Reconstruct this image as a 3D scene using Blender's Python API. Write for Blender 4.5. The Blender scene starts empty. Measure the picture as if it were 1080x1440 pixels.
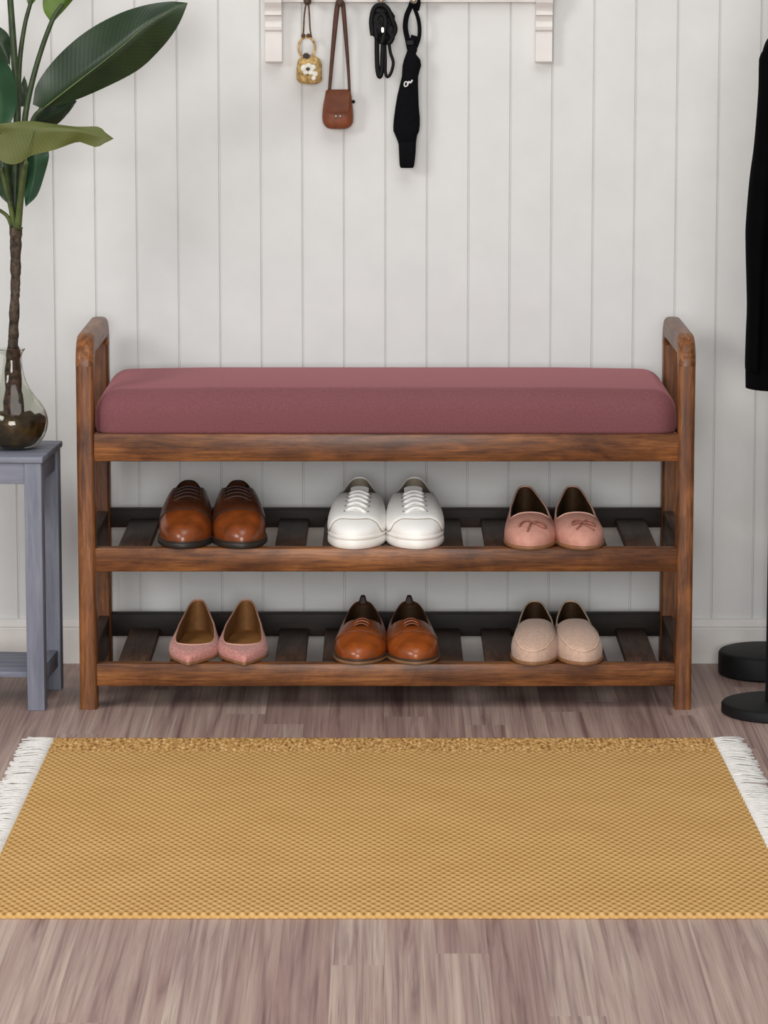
import bpy, bmesh, math, random
from mathutils import Vector, Matrix
from mathutils.bvhtree import BVHTree
PI = math.pi
rnd = random.Random(7)
SC = bpy.context.scene
COL = SC.collection

# ------------------------------------------------------------------ camera
F = 5000.0
PITCH = math.atan(780.0 / F)
CAM = Vector((0.0, -5.124, 1.094))
FWD = Vector((0, math.cos(PITCH), -math.sin(PITCH)))
UPV = Vector((0, math.sin(PITCH), math.cos(PITCH)))
cam_d = bpy.data.cameras.new('camera')
cam_d.sensor_fit = 'VERTICAL'; cam_d.sensor_height = 36.0; cam_d.sensor_width = 27.0
cam_d.lens = F * 36.0 / 1440.0
cam_d.clip_start = 0.1; cam_d.clip_end = 100
cam_o = bpy.data.objects.new('camera', cam_d); COL.objects.link(cam_o)
cam_o.location = CAM; cam_o.rotation_euler = (PI / 2 - PITCH, 0, 0)
SC.camera = cam_o


def ray(px, py):
    return FWD * F + Vector((1, 0, 0)) * (px - 540.0) + UPV * (720.0 - py)


def P(px, py, Y):
    d = ray(px, py)
    return CAM + d * ((Y - CAM.y) / d.y)


def G(px, py, Z=0.0):
    d = ray(px, py)
    return CAM + d * ((Z - CAM.z) / d.z)


# ------------------------------------------------------------------ materials
def lin(c):
    r = []
    for v in c:
        v = v / 255.0
        r.append(v / 12.92 if v <= 0.04045 else ((v + 0.055) / 1.055) ** 2.4)
    return (r[0], r[1], r[2], 1.0)


class NT:
    def __init__(s, name):
        s.m = bpy.data.materials.new(name); s.m.use_nodes = True
        s.t = s.m.node_tree; s.b = s.t.nodes['Principled BSDF']

    def n(s, typ, **kw):
        nd = s.t.nodes.new(typ)
        for k, v in kw.items():
            setattr(nd, k, v)
        return nd

    def l(s, a, b):
        s.t.links.new(a, b)

    def coord(s, kind='Object', scale=(1, 1, 1), rot=(0, 0, 0)):
        tc = s.n('ShaderNodeTexCoord'); mp = s.n('ShaderNodeMapping')
        mp.inputs['Scale'].default_value = scale; mp.inputs['Rotation'].default_value = rot
        s.l(tc.outputs[kind], mp.inputs['Vector'])
        return mp.outputs['Vector']

    def noise(s, vec, scale=5, detail=4, rough=0.55, dist=0.0):
        nd = s.n('ShaderNodeTexNoise'); s.l(vec, nd.inputs['Vector'])
        nd.inputs['Scale'].default_value = scale; nd.inputs['Detail'].default_value = detail
        nd.inputs['Roughness'].default_value = rough; nd.inputs['Distortion'].default_value = dist
        return nd.outputs['Fac']

    def ramp(s, fac, stops):
        nd = s.n('ShaderNodeValToRGB'); cr = nd.color_ramp
        while len(cr.elements) < len(stops):
            cr.elements.new(0.5)
        for e, (p, c) in zip(cr.elements, stops):
            e.position = p; e.color = lin(c) if len(c) == 3 else c
        s.l(fac, nd.inputs['Fac'])
        return nd.outputs['Color']

    def math(s, op, a, b=None):
        nd = s.n('ShaderNodeMath', operation=op)
        for i, v in enumerate((a, b)):
            if v is None:
                continue
            if isinstance(v, (int, float)):
                nd.inputs[i].default_value = v
            else:
                s.l(v, nd.inputs[i])
        return nd.outputs[0]

    def mix(s, fac, a, b, blend='MIX'):
        nd = s.n('ShaderNodeMix', data_type='RGBA', blend_type=blend)
        for k, v in ((0, fac), (6, a), (7, b)):
            if isinstance(v, (int, float)):
                nd.inputs[k].default_value = v
            elif isinstance(v, tuple):
                nd.inputs[k].default_value = lin(v) if len(v) == 3 else v
            else:
                s.l(v, nd.inputs[k])
        return nd.outputs[2]

    def bump(s, h, strength=0.3, dist=0.002):
        nd = s.n('ShaderNodeBump'); nd.inputs['Strength'].default_value = strength
        nd.inputs['Distance'].default_value = dist
        s.l(h, nd.inputs['Height']); s.l(nd.outputs['Normal'], s.b.inputs['Normal'])

    def set(s, col=None, rough=None, spec=None, coat=None, sheen=None, metal=None):
        if col is not None:
            if isinstance(col, tuple):
                s.b.inputs['Base Color'].default_value = lin(col)
            else:
                s.l(col, s.b.inputs['Base Color'])
        if rough is not None:
            s.b.inputs['Roughness'].default_value = rough
        if spec is not None:
            s.b.inputs['Specular IOR Level'].default_value = spec
        if coat is not None:
            s.b.inputs['Coat Weight'].default_value = coat; s.b.inputs['Coat Roughness'].default_value = 0.2
        if sheen is not None:
            s.b.inputs['Sheen Weight'].default_value = sheen
        if metal is not None:
            s.b.inputs['Metallic'].default_value = metal
        return s.m


def plain(name, c, rough=0.6, var=0.12, scale=60, bump=0.15, spec=0.4, coat=None, sheen=None, bdist=0.001):
    t = NT(name); v = t.coord()
    f = t.noise(v, scale, 5)
    lo = tuple(max(0, x * (1 - var)) for x in c); hi = tuple(min(255, x * (1 + var)) for x in c)
    t.set(t.ramp(f, [(0.3, lo), (0.7, hi)]), rough, spec, coat, sheen)
    if bump:
        t.bump(f, bump, bdist)
    return t.m


def wood(name, axis, dark, mid, light, rough=0.42, seed=0.0, coat=0.08):
    t = NT(name)

    def vec(across, along, k):
        sc = [across] * 3; sc[axis] = along
        v = t.coord('Object', tuple(sc))
        off = t.n('ShaderNodeVectorMath', operation='ADD'); off.inputs[1].default_value = (seed + k, seed * 1.7 - k, seed * .6)
        t.l(v, off.inputs[0]); return off.outputs[0]
    a = t.noise(vec(34, 3.4, 0), 1.2, 6, 0.6, 1.1)
    b = t.noise(vec(230, 14, 1), 1.2, 3, 0.65, 0.3)
    c = t.noise(vec(11, 6.5, 2), 1.4, 4, 0.6, 0.8)
    d = t.noise(vec(420, 55, 3), 1.0, 2, 0.6)
    base = t.ramp(a, [(0.30, dark), (0.5, mid), (0.70, light)])
    pore = t.ramp(b, [(0.36, (182, 168, 160)), (0.56, (255, 255, 255))])
    col = t.mix(0.85, base, t.mix(1.0, base, pore, 'MULTIPLY'))
    blot = t.ramp(c, [(0.33, (164, 146, 134)), (0.6, (255, 252, 248))])
    col = t.mix(0.85, col, t.mix(1.0, col, blot, 'MULTIPLY'))
    fleck = t.ramp(d, [(0.60, (0, 0, 0)), (0.72, (255, 255, 255))])
    col = t.mix(t.math('MULTIPLY', fleck, 0.12), col, light)
    t.set(col, rough, 0.35, coat)
    t.bump(b, 0.15, 0.0005)
    return t.m


M = {}
for ax, nm in ((0, 'x'), (1, 'y'), (2, 'z')):
    M['wood_' + nm] = wood('walnut_wood_' + nm, ax, (96, 57, 28), (134, 83, 42), (164, 108, 60), seed=ax * 3.1)
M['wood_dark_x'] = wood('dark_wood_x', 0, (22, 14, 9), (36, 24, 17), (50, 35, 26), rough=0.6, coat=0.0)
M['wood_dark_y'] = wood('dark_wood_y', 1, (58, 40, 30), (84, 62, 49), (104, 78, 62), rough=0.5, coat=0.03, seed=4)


def grey_paint(name, ax, seed):
    t = NT(name); sc = [70, 70, 70]; sc[ax] = 6
    v = t.coord('Object', tuple(sc)); f = t.noise(v, 1.2, 5, 0.6, 0.3)
    t.set(t.ramp(f, [(0.3, (104, 107, 122)), (0.7, (140, 143, 156))]), 0.6, 0.35)
    t.bump(f, 0.15, 0.0006)
    return t.m


M['grey_x'] = grey_paint('grey_blue_painted_wood_x', 0, 0)
M['grey_y'] = grey_paint('grey_blue_painted_wood_y', 1, 1)
M['grey_z'] = grey_paint('grey_blue_painted_wood_z', 2, 2)
M['white'] = plain('white_painted_wood', (226, 222, 218), 0.55, 0.02, 30, 0.05)
M['wall'] = plain('white_painted_panelling', (218, 218, 216), 0.6, 0.015, 14, 0.06)

# cushion: tight mauve weave
t = NT('mauve_upholstery'); v = t.coord()
f = t.noise(v, 420, 2); f2 = t.noise(v, 5, 3)
t.set(t.mix(0.35, t.ramp(f, [(0.3, (112, 68, 74)), (0.7, (132, 84, 89))]), t.ramp(f2, [(0.3, (118, 73, 78)), (0.7, (128, 81, 86))])), 0.85, 0.15, None, 0.40)
t.b.inputs['Sheen Tint'].default_value = lin((226, 150, 156)); t.b.inputs['Sheen Roughness'].default_value = 0.45
t.bump(f, 0.12, 0.0005); M['cushion'] = t.m

# floor: narrow mauve-grey planks running away from the camera
t = NT('mauve_grey_wood_planks'); tc = t.n('ShaderNodeTexCoord'); sx = t.n('ShaderNodeSeparateXYZ')
t.l(tc.outputs['Object'], sx.inputs[0]); X, Y = sx.outputs[0], sx.outputs[1]
PWID = 0.058
col_i = t.math('FLOOR', t.math('DIVIDE', X, PWID))
wn = t.n('ShaderNodeTexWhiteNoise', noise_dimensions='1D'); t.l(col_i, wn.inputs['W'])
yo = t.math('ADD', Y, t.math('MULTIPLY', wn.outputs['Value'], 3.0))
row_i = t.math('FLOOR', t.math('DIVIDE', yo, 0.85))
pid = t.math('ADD', t.math('MULTIPLY', row_i, 17.3), col_i)
wn2 = t.n('ShaderNodeTexWhiteNoise', noise_dimensions='1D'); t.l(pid, wn2.inputs['W'])
cb = t.n('ShaderNodeCombineXYZ')
t.l(t.math('ADD', t.math('MULTIPLY', X, 62.0), t.math('MULTIPLY', wn2.outputs['Value'], 40.0)), cb.inputs[0])
t.l(t.math('MULTIPLY', Y, 1.5), cb.inputs[1]); t.l(t.math('MULTIPLY', wn2.outputs['Value'], 90.0), cb.inputs[2])
g1 = t.noise(cb.outputs[0], 1.0, 5, 0.6, 0.75)
cb2 = t.n('ShaderNodeCombineXYZ')
t.l(t.math('MULTIPLY', X, 260.0), cb2.inputs[0]); t.l(t.math('MULTIPLY', Y, 2.6), cb2.inputs[1]); t.l(pid, cb2.inputs[2])
g2 = t.noise(cb2.outputs[0], 1.0, 3, 0.6, 0.4)
grain = t.ramp(g1, [(0.30, (130, 103, 100)), (0.46, (176, 152, 144)), (0.70, (206, 186, 174))])
tone = t.ramp(wn2.outputs['Value'], [(0.0, (220, 208, 206)), (0.5, (240, 234, 231)), (1.0, (255, 255, 252))])
c = t.mix(1.0, grain, tone, 'MULTIPLY')
c = t.mix(t.math('MULTIPLY', t.ramp(g2, [(0.5, (0, 0, 0)), (0.66, (255, 255, 255))]), 0.55), c, (118, 95, 92))
t.set(c, 0.5, 0.35); t.bump(g2, 0.05, 0.0005); M['floor'] = t.m

# rug
RA, RB = 0.0112, 0.0215
t = NT('mustard_woven_cotton'); tc = t.n('ShaderNodeTexCoord'); sx = t.n('ShaderNodeSeparateXYZ')
t.l(tc.outputs['Object'], sx.inputs[0])
cx = t.math('COSINE', t.math('MULTIPLY', sx.outputs[0], 2 * PI / RA))
cy = t.math('COSINE', t.math('MULTIPLY', sx.outputs[1], 2 * PI / RB))
chk = t.math('ADD', 0.5, t.math('MULTIPLY', t.math('MULTIPLY', cx, cy), 0.5))
v = t.coord(); nz = t.noise(v, 9, 3); nf = t.noise(v, 600, 2)
base = t.ramp(chk, [(0.05, (152, 110, 58)), (0.45, (202, 160, 100)), (0.9, (222, 182, 122))])  # gaps between nubs painted darker, shade of the weave put into the colour
tint = t.ramp(nz, [(0.3, (246, 243, 238)), (0.7, (255, 255, 255))])
col = t.mix(1.0, base, tint, 'MULTIPLY')
spk = t.noise(t.coord('Object', (1, .45, 1)), 210, 2, 0.7)
spc = t.ramp(spk, [(0.36, (116, 76, 36)), (0.5, (202, 154, 90)), (0.66, (238, 200, 142))])
band = t.math('SMOOTH_MIN', 1.0, t.math('MAXIMUM', 0.0, t.math('MULTIPLY', t.math('ADD', sx.outputs[1], 0.108), 32.0)))
band.node.inputs[2].default_value = 0.1
col = t.mix(t.math('MULTIPLY', band, 0.85), col, spc)
t.set(col, 0.9, 0.1); t.bump(nf, 0.4, 0.0008); M['rug'] = t.m
M['fringe'] = plain('white_cotton_yarn', (228, 225, 220), 0.85, 0.04, 200, 0.2, 0.1)

M['black_metal'] = plain('matt_black_metal', (20, 20, 21), 0.6, 0.1, 80, 0.05, 0.25)
M['coat'] = plain('black_wool', (9, 9, 11), 0.95, 0.25, 30, 0.3, 0.05)
M['coat2'] = plain('black_sleeve_wool', (6, 6, 7), 0.95, 0.25, 30, 0.3, 0.05)
M['bark'] = plain('dark_bark', (64, 55, 47), 0.85, 0.55, 90, 0.9, 0.2, bdist=0.004)
M['root'] = plain('brown_root_bark', (66, 48, 38), 0.8, 0.7, 160, 0.9, 0.3, bdist=0.004)


def leafmat(name, dark, mid, rough=0.4):
    t = NT(name); tc = t.n('ShaderNodeTexCoord'); sp = t.n('ShaderNodeSeparateXYZ')
    t.l(tc.outputs['UV'], sp.inputs[0])
    ph = t.math('SUBTRACT', t.math('MULTIPLY', sp.outputs[0], 210.0), t.math('MULTIPLY', t.math('ABSOLUTE', t.math('SUBTRACT', sp.outputs[1], 0.5)), 75.0))
    w = t.math('ADD', 0.5, t.math('MULTIPLY', t.math('SINE', ph), 0.5))
    nz = t.noise(t.coord(), 14, 3)
    f = t.math('ADD', t.math('MULTIPLY', w, 0.10), t.math('MULTIPLY', nz, 0.90))
    t.set(t.ramp(f, [(0.25, dark), (0.75, mid)]), rough, 0.4)
    t.bump(w, 0.10, 0.0006)
    return t.m


M['leaf_dark'] = leafmat('dark_green_leaf', (24, 42, 24), (46, 66, 38))
M['leaf_green'] = leafmat('mid_green_leaf', (30, 62, 40), (56, 92, 62))
M['leaf_olive'] = leafmat('olive_leaf_underside', (74, 84, 32), (104, 108, 58), 0.55)
M['leaf_bright'] = leafmat('bright_green_leaf', (58, 86, 20), (92, 116, 36), 0.5)
M['midrib'] = plain('pale_green_midrib', (96, 112, 66), 0.5, 0.1, 60, 0)
M['stem'] = plain('green_stem', (76, 88, 46), 0.5, 0.25, 40, 0.1)
M['stem_dark'] = plain('dark_green_stem', (46, 60, 32), 0.5, 0.25, 40, 0.1)

t = NT('clear_speckled_glass')
t.b.inputs['Transmission Weight'].default_value = 1.0; t.b.inputs['IOR'].default_value = 1.35
t.set((238, 240, 232), 0.02); f = t.noise(t.coord(), 45, 2); t.bump(f, 0.12, 0.002); M['glass'] = t.m
M['soil'] = plain('wet_brown_soil', (60, 45, 24), 0.6, 0.8, 40, 0.8, 0.4, bdist=0.004)


def leather(name, c, rough=0.35, var=0.16, coat=0.2, scale=35):
    return plain(name, c, rough, var, scale, 0.12, 0.5, coat, bdist=0.0006)


M['l_derby'] = leather('polished_brown_leather', (124, 62, 26), 0.3, 0.2, 0.25)
M['l_derby_dark'] = leather('dark_brown_leather', (84, 44, 24), 0.36, 0.2, 0.15)
M['l_lace_dark'] = leather('dark_lace', (52, 28, 20), 0.6, 0.2, 0)
M['sole_black'] = leather('black_rubber_sole', (40, 34, 30), 0.5, 0.15, 0.0)
M['welt'] = leather('brown_welt', (70, 48, 34), 0.5, 0.15, 0.0)
M['l_white'] = leather('white_leather', (250, 248, 244), 0.5, 0.01, 0.05)
M['white_rubber'] = leather('white_rubber', (248, 245, 240), 0.5, 0.02, 0.0)
M['white_lace'] = plain('white_cotton_lace', (250, 248, 244), 0.8, 0.05, 300, 0.3, 0.1)
M['lin_grey'] = plain('grey_beige_lining', (150, 138, 122), 0.8, 0.06, 120, 0.1, 0.1)
M['eyelet'] = plain('dark_eyelet', (70, 64, 60), 0.5, 0.05, 50, 0)
M['l_pink'] = plain('dusty_pink_leather', (204, 148, 132), 0.55, 0.05, 90, 0.1, 0.3)
M['l_pink_edge'] = plain('pale_pink_piping', (222, 178, 160), 0.55, 0.04, 90, 0.05, 0.3)
M['l_rose'] = plain('rose_suede', (206, 142, 132), 0.85, 0.12, 260, 0.3, 0.1, sheen=0.2)
M['l_rose_edge'] = plain('pale_rose_piping', (222, 172, 152), 0.6, 0.05, 90, 0.05, 0.3)
M['l_tan'] = leather('tan_brown_leather', (148, 74, 28), 0.32, 0.18, 0.22)
M['l_tan_dark'] = leather('tan_brown_seam', (110, 56, 26), 0.4, 0.14, 0.1)
M['sole_tan'] = leather('brown_gum_sole', (126, 92, 62), 0.55, 0.12, 0.0)
M['l_beige'] = plain('beige_felted_suede', (200, 169, 150), 0.85, 0.06, 220, 0.25, 0.1, sheen=0.2)
M['l_beige_edge'] = plain('beige_seam', (224, 196, 172), 0.8, 0.05, 220, 0.1, 0.1)
M['lin_brown'] = plain('dark_brown_lining', (64, 44, 26), 0.7, 0.1, 90, 0.1, 0.2)
M['lin_tan'] = plain('tan_lining', (136, 96, 56), 0.6, 0.1, 60, 0.1, 0.25)
M['insole_tan'] = plain('tan_insole', (190, 136, 78), 0.6, 0.15, 20, 0.1, 0.25)
M['sole_thin'] = plain('brown_leather_sole', (140, 98, 66), 0.5, 0.1, 60, 0.05)
M['bow_edge'] = plain('brown_pink_cord', (150, 98, 84), 0.6, 0.1, 90, 0.05)

M['bag'] = plain('chestnut_leather', (124, 68, 42), 0.5, 0.1, 70, 0.15, 0.35)
M['bag_flap'] = plain('chestnut_leather_flap', (140, 80, 52), 0.5, 0.08, 70, 0.15, 0.35)
M['strap'] = plain('dark_brown_strap', (76, 46, 36), 0.55, 0.15, 70, 0.1, 0.35)
M['metal'] = plain('pale_metal', (200, 190, 175), 0.3, 0.03, 40, 0); M['metal'].node_tree.nodes['Principled BSDF'].inputs['Metallic'].default_value = 0.8
M['straw'] = plain('golden_straw_weave', (182, 152, 100), 0.8, 0.3, 170, 0.8, 0.15, bdist=0.003)
M['cord'] = plain('brown_cord', (92, 70, 52), 0.8, 0.25, 200, 0.3, 0.2)
M['bamboo'] = plain('mottled_cane', (176, 140, 96), 0.5, 0.5, 120, 0.2, 0.3)
M['flower'] = plain('white_felt_flower', (232, 228, 216), 0.8, 0.05, 100, 0.2, 0.1)
M['black_web'] = plain('black_webbing', (9, 9, 10), 0.6, 0.2, 90, 0.3, 0.2)
M['black_cloth'] = plain('black_cloth', (12, 12, 15), 0.9, 0.2, 90, 0.3, 0.1)
M['knob'] = plain('dark_wood_knob', (70, 52, 42), 0.5, 0.2, 60, 0.1, 0.3)
M['emblem'] = plain('white_print', (225, 225, 225), 0.6, 0.02, 60, 0)

# ------------------------------------------------------------------ object helpers
ORG = {}


def thing(name, label, cat, loc=(0, 0, 0), rotz=0.0, group=None):
    o = bpy.data.objects.new(name, None); COL.objects.link(o)
    o.empty_display_size = 0.05
    o.location = loc; o.rotation_euler = (0, 0, rotz)
    o['label'] = label; o['category'] = cat
    if group:
        o['group'] = group
    ORG[o.name] = Vector(loc)
    return o


def tag(o, label, cat, group=None, kind=None):
    o['label'] = label; o['category'] = cat
    if group:
        o['group'] = group
    if kind:
        o['kind'] = kind
    return o


def mk(name, bm, mat, parent=None, smooth=True, local=False, origin=None, angle=40, sub=0):
    """link a bmesh as one object; vertices are world coordinates unless local"""
    org = Vector((0, 0, 0))
    if parent is not None:
        org = ORG[parent.name]
    elif origin is not None:
        org = Vector(origin)
    if not local and org.length > 0:
        bmesh.ops.translate(bm, verts=bm.verts, vec=-org)
    bmesh.ops.recalc_face_normals(bm, faces=bm.faces[:])
    me = bpy.data.meshes.new(name); 
    for f in bm.faces:
        f.smooth = smooth
    bm.to_mesh(me); bm.free()
    if smooth and angle:
        try:
            me.set_sharp_from_angle(angle=math.radians(angle))
        except Exception:
            pass
    me.materials.append(mat)
    o = bpy.data.objects.new(name, me); COL.objects.link(o)
    ORG[o.name] = org
    if parent is not None:
        o.parent = parent
    elif origin is not None:
        o.location = origin
    if sub:
        md = o.modifiers.new('subdiv', 'SUBSURF'); md.levels = sub; md.render_levels = sub
    return o


def struct(o, kind='structure'):
    o['kind'] = kind
    return o


def add_box(bm, lo, hi, bev=0.0, seg=2):
    c = [(a + b) / 2 for a, b in zip(lo, hi)]; s = [abs(b - a) for a, b in zip(lo, hi)]
    r = bmesh.ops.create_cube(bm, size=1.0)
    vs = r['verts']
    for v in vs:
        v.co = Vector((v.co.x * s[0] + c[0], v.co.y * s[1] + c[1], v.co.z * s[2] + c[2]))
    if bev:
        es = list({e for v in vs for e in v.link_edges})
        bmesh.ops.bevel(bm, geom=es, offset=bev, segments=seg, profile=0.5, affect='EDGES')
    return bm


def box(lo, hi, bev=0.0, seg=2):
    return add_box(bmesh.new(), lo, hi, bev, seg)


def add_tube(bm, pts, rad, n=10, closed=False, cap=True, flat=1.0, flatdir=None):
    pts = [Vector(p) for p in pts]
    if not isinstance(rad, (list, tuple)):
        rad = [rad] * len(pts)
    N = len(pts); rings = []
    nrm = None
    for i, p in enumerate(pts):
        if closed:
            tg = pts[(i + 1) % N] - pts[i - 1]
        else:
            tg = pts[min(i + 1, N - 1)] - pts[max(i - 1, 0)]
        if tg.length < 1e-9:
            tg = Vector((0, 0, 1))
        tg.normalize()
        if flatdir is not None:
            nrm = Vector(flatdir) - tg * tg.dot(Vector(flatdir))
        elif nrm is None:
            a = Vector((0, 0, 1)) if abs(tg.z) < 0.9 else Vector((1, 0, 0))
            nrm = a - tg * tg.dot(a)
        else:
            nrm = nrm - tg * tg.dot(nrm)
        if nrm.length < 1e-6:
            nrm = Vector((1, 0, 0)) - tg * tg.x
        nrm.normalize()
        bi = tg.cross(nrm)
        ring = []
        for k in range(n):
            a = 2 * PI * k / n
            ring.append(bm.verts.new(p + nrm * (math.cos(a) * rad[i] * flat) + bi * (math.sin(a) * rad[i])))
        rings.append(ring)
    M_ = N if closed else N - 1
    for i in range(M_):
        A, B = rings[i], rings[(i + 1) % N]
        for k in range(n):
            bm.faces.new((A[k], A[(k + 1) % n], B[(k + 1) % n], B[k]))
    if cap and not closed:
        bm.faces.new(rings[0]); bm.faces.new(rings[-1])
    return bm


def tube(*a, **k):
    return add_tube(bmesh.new(), *a, **k)


def cr(pts, m=8, closed=False):
    """Catmull-Rom resample"""
    pts = [Vector(p) for p in pts]; n = len(pts); out = []
    segs = n if closed else n - 1
    for i in range(segs):
        if closed:
            p0, p1, p2, p3 = pts[i - 1], pts[i], pts[(i + 1) % n], pts[(i + 2) % n]
        else:
            p1, p2 = pts[i], pts[i + 1]
            p0 = pts[i - 1] if i > 0 else p1 * 2 - p2
            p3 = pts[i + 2] if i + 2 < n else p2 * 2 - p1
        for k in range(m):
            u = k / m
            out.append(0.5 * ((2 * p1) + (p2 - p0) * u + (2 * p0 - 5 * p1 + 4 * p2 - p3) * u * u + (3 * p1 - p0 - 3 * p2 + p3) * u ** 3))
    if not closed:
        out.append(pts[-1].copy())
    return out


def add_lathe(bm, prof, c, n=40, close_top=False, close_bot=False):
    """prof: list of (r, z) ; c: centre (x,y)"""
    rings = []
    for r, z in prof:
        rings.append([bm.verts.new((c[0] + r * math.cos(2 * PI * k / n), c[1] + r * math.sin(2 * PI * k / n), z)) for k in range(n)])
    for A, B in zip(rings, rings[1:]):
        for k in range(n):
            bm.faces.new((A[k], A[(k + 1) % n], B[(k + 1) % n], B[k]))
    if close_bot:
        bm.faces.new(rings[0])
    if close_top:
        bm.faces.new(rings[-1])
    return bm


def lathe(*a, **k):
    return add_lathe(bmesh.new(), *a, **k)


def interp(x, tab):
    if x <= tab[0][0]:
        return tab[0][1]
    for (a, va), (b, vb) in zip(tab, tab[1:]):
        if x <= b:
            u = (x - a) / (b - a)
            return va + (vb - va) * u
    return tab[-1][1]


def sm(x, a, b):
    u = max(0.0, min(1.0, (x - a) / (b - a)))
    return u * u * (3 - 2 * u)


def noise_jitter(bm, amp, freq, seed=0):
    from mathutils import noise
    for v in bm.verts:
        v.co += noise.noise_vector(v.co * freq + Vector((seed, seed, seed))) * amp


# ------------------------------------------------------------------ setting
YW = G(540, 931).y            # wall plane at the floor
bm = bmesh.new()
vs = [bm.verts.new(p) for p in ((-2.2, -4.5, 0), (2.2, -4.5, 0), (2.2, YW + 0.05, 0), (-2.2, YW + 0.05, 0))]
bm.faces.new(vs)
struct(mk('floor', bm, M['floor'], smooth=False))

# panelled wall: real V grooves
GX = P(542, 300, YW).x; GP = (P(542 + 58.3 * 8, 300, YW).x - GX) / 8
bm = bmesh.new(); prof = []
k0 = int(-2.2 / GP) - 1
for k in range(k0, -k0 + 1):
    x = GX + k * GP
    prof += [(x - 0.0015, YW), (x - 0.0005, YW + 0.0028), (x + 0.0005, YW + 0.0028), (x + 0.0013, YW - 0.0003), (x + 0.0032, YW)]
lo = [bm.verts.new((x, y, -0.02)) for x, y in prof]; hi = [bm.verts.new((x, y, 2.5)) for x, y in prof]
for i in range(len(prof) - 1):
    bm.faces.new((lo[i], lo[i + 1], hi[i + 1], hi[i]))
struct(mk('wall_back', bm, M['wall'], smooth=False))

zb0 = P(90, 885, YW - .012).z; zb1 = P(90, 871, YW - .01).z
bm = bmesh.new()
prof = [(YW + .004, -0.005), (YW - .012, -0.005), (YW - .012, zb0 - .001), (YW - .0095, zb0), (YW - .0095, zb0 + .002), (YW - .011, zb0 + .004),
        (YW - .009, zb1 - .005), (YW - .006, zb1 - .001), (YW - .003, zb1), (YW + .004, zb1)]
L_ = [bm.verts.new((-2.2, y, z)) for y, z in prof]; R_ = [bm.verts.new((2.2, y, z)) for y, z in prof]
for i in range(len(prof) - 1):
    bm.faces.new((L_[i], L_[i + 1], R_[i + 1], R_[i]))
struct(mk('baseboard_back', bm, M['white'], smooth=False))

# ------------------------------------------------------------------ shoe bench
RD = 0.318                                    # depth of the bench
XL0, XL1 = P(109, 740, 0).x, P(133.5, 740, 0).x    # left side frame outer, inner
XR0, XR1 = P(952, 740, 0).x, P(975.5, 740, 0).x
ZT = P(135, 444, RD - 0.03).z
bench = thing('shoe_bench', 'dark brown wooden shoe bench with mauve seat and two slatted shelves', 'bench', ((XL0 + XR1) / 2, RD / 2, 0))
PT = 0.034                                    # post thickness front to back
RC = 0.045                                    # outer corner radius


def round_section(w, d, r, n=4):
    pts = []
    for cx_, cy_, a0 in ((w / 2 - r, d / 2 - r, 0), (-w / 2 + r, d / 2 - r, PI / 2), (-w / 2 + r, -d / 2 + r, PI), (w / 2 - r, -d / 2 + r, 1.5 * PI)):
        for k in range(n + 1):
            a = a0 + PI / 2 * k / n
            pts.append((cx_ + r * math.cos(a), cy_ + r * math.sin(a)))
    return pts


def sweep_yz(path, xc, w, d, r, cap=True):
    """path: list of (y, z, ny, nz); section x by normal"""
    bm = bmesh.new(); sec = round_section(w, d, r); rings = []
    for (y, z, ny, nz) in path:
        rings.append([bm.verts.new((xc + a, y + ny * b, z + nz * b)) for a, b in sec])
    n = len(sec)
    for A, B in zip(rings, rings[1:]):
        for k in range(n):
            bm.faces.new((A[k], A[(k + 1) % n], B[(k + 1) % n], B[k]))
    if cap:
        bm.faces.new(rings[0]); bm.faces.new(rings[-1])
    return bm


for side, (xa, xb) in enumerate(((XL0, XL1), (XR0, XR1))):
    xc = (xa + xb) / 2; w = xb - xa
    zc = ZT - RC
    yf, yb = PT / 2, RD - PT / 2
    mk('leg', sweep_yz([(yf, 0.0, -1, 0), (yf, .004, -1, 0), (yf, zc, -1, 0)], xc, w, PT, 0.005), M['wood_z'], bench)
    mk('leg', sweep_yz([(yb, 0.0, 1, 0), (yb, .004, 1, 0), (yb, zc, 1, 0)], xc, w, PT, 0.005), M['wood_z'], bench)
    path = []
    rm = RC - PT / 2
    for k in range(11):
        a = PI - (PI / 2) * k / 10
        path.append((RC + rm * math.cos(a), zc + rm * math.sin(a), math.cos(a), math.sin(a)))
    for k in range(11):
        a = PI / 2 - (PI / 2) * k / 10
        path.append((RD - RC + rm * math.cos(a), zc + rm * math.sin(a), math.cos(a), math.sin(a)))
    mk('armrest', sweep_yz(path, xc, w + .001, PT, 0.008), M['wood_y'], bench)

RT = 0.022   # rail thickness
RY0 = 0.004  # rails set back from the post faces


def zrow(py, Y=RY0):
    return P(540, py, Y).z


ix0, ix1 = XL1 - .004, XR0 + .004
seat_hi, seat_lo = zrow(610), zrow(649)
mk('seat_rail', box((ix0, RY0, seat_lo), (ix1, RY0 + RT, seat_hi), .002), M['wood_x'], bench)
mk('seat_rail', box((ix0, RD - RT - .004, seat_lo), (ix1, RD - .004, seat_hi), .002), M['wood_x'], bench)
for xa in (XL0 + .004, XR0 + .003):
    mk('seat_rail', box((xa, PT - .004, seat_lo), (xa + .018, RD - PT + .004, seat_hi), .002), M['wood_y'], bench)
mk('seat_board', box((XL1 + .001, RY0 + .02, seat_hi - .012), (XR0 - .001, RD - .02, seat_hi - .001), .001), M['wood_dark_x'], bench)

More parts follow.
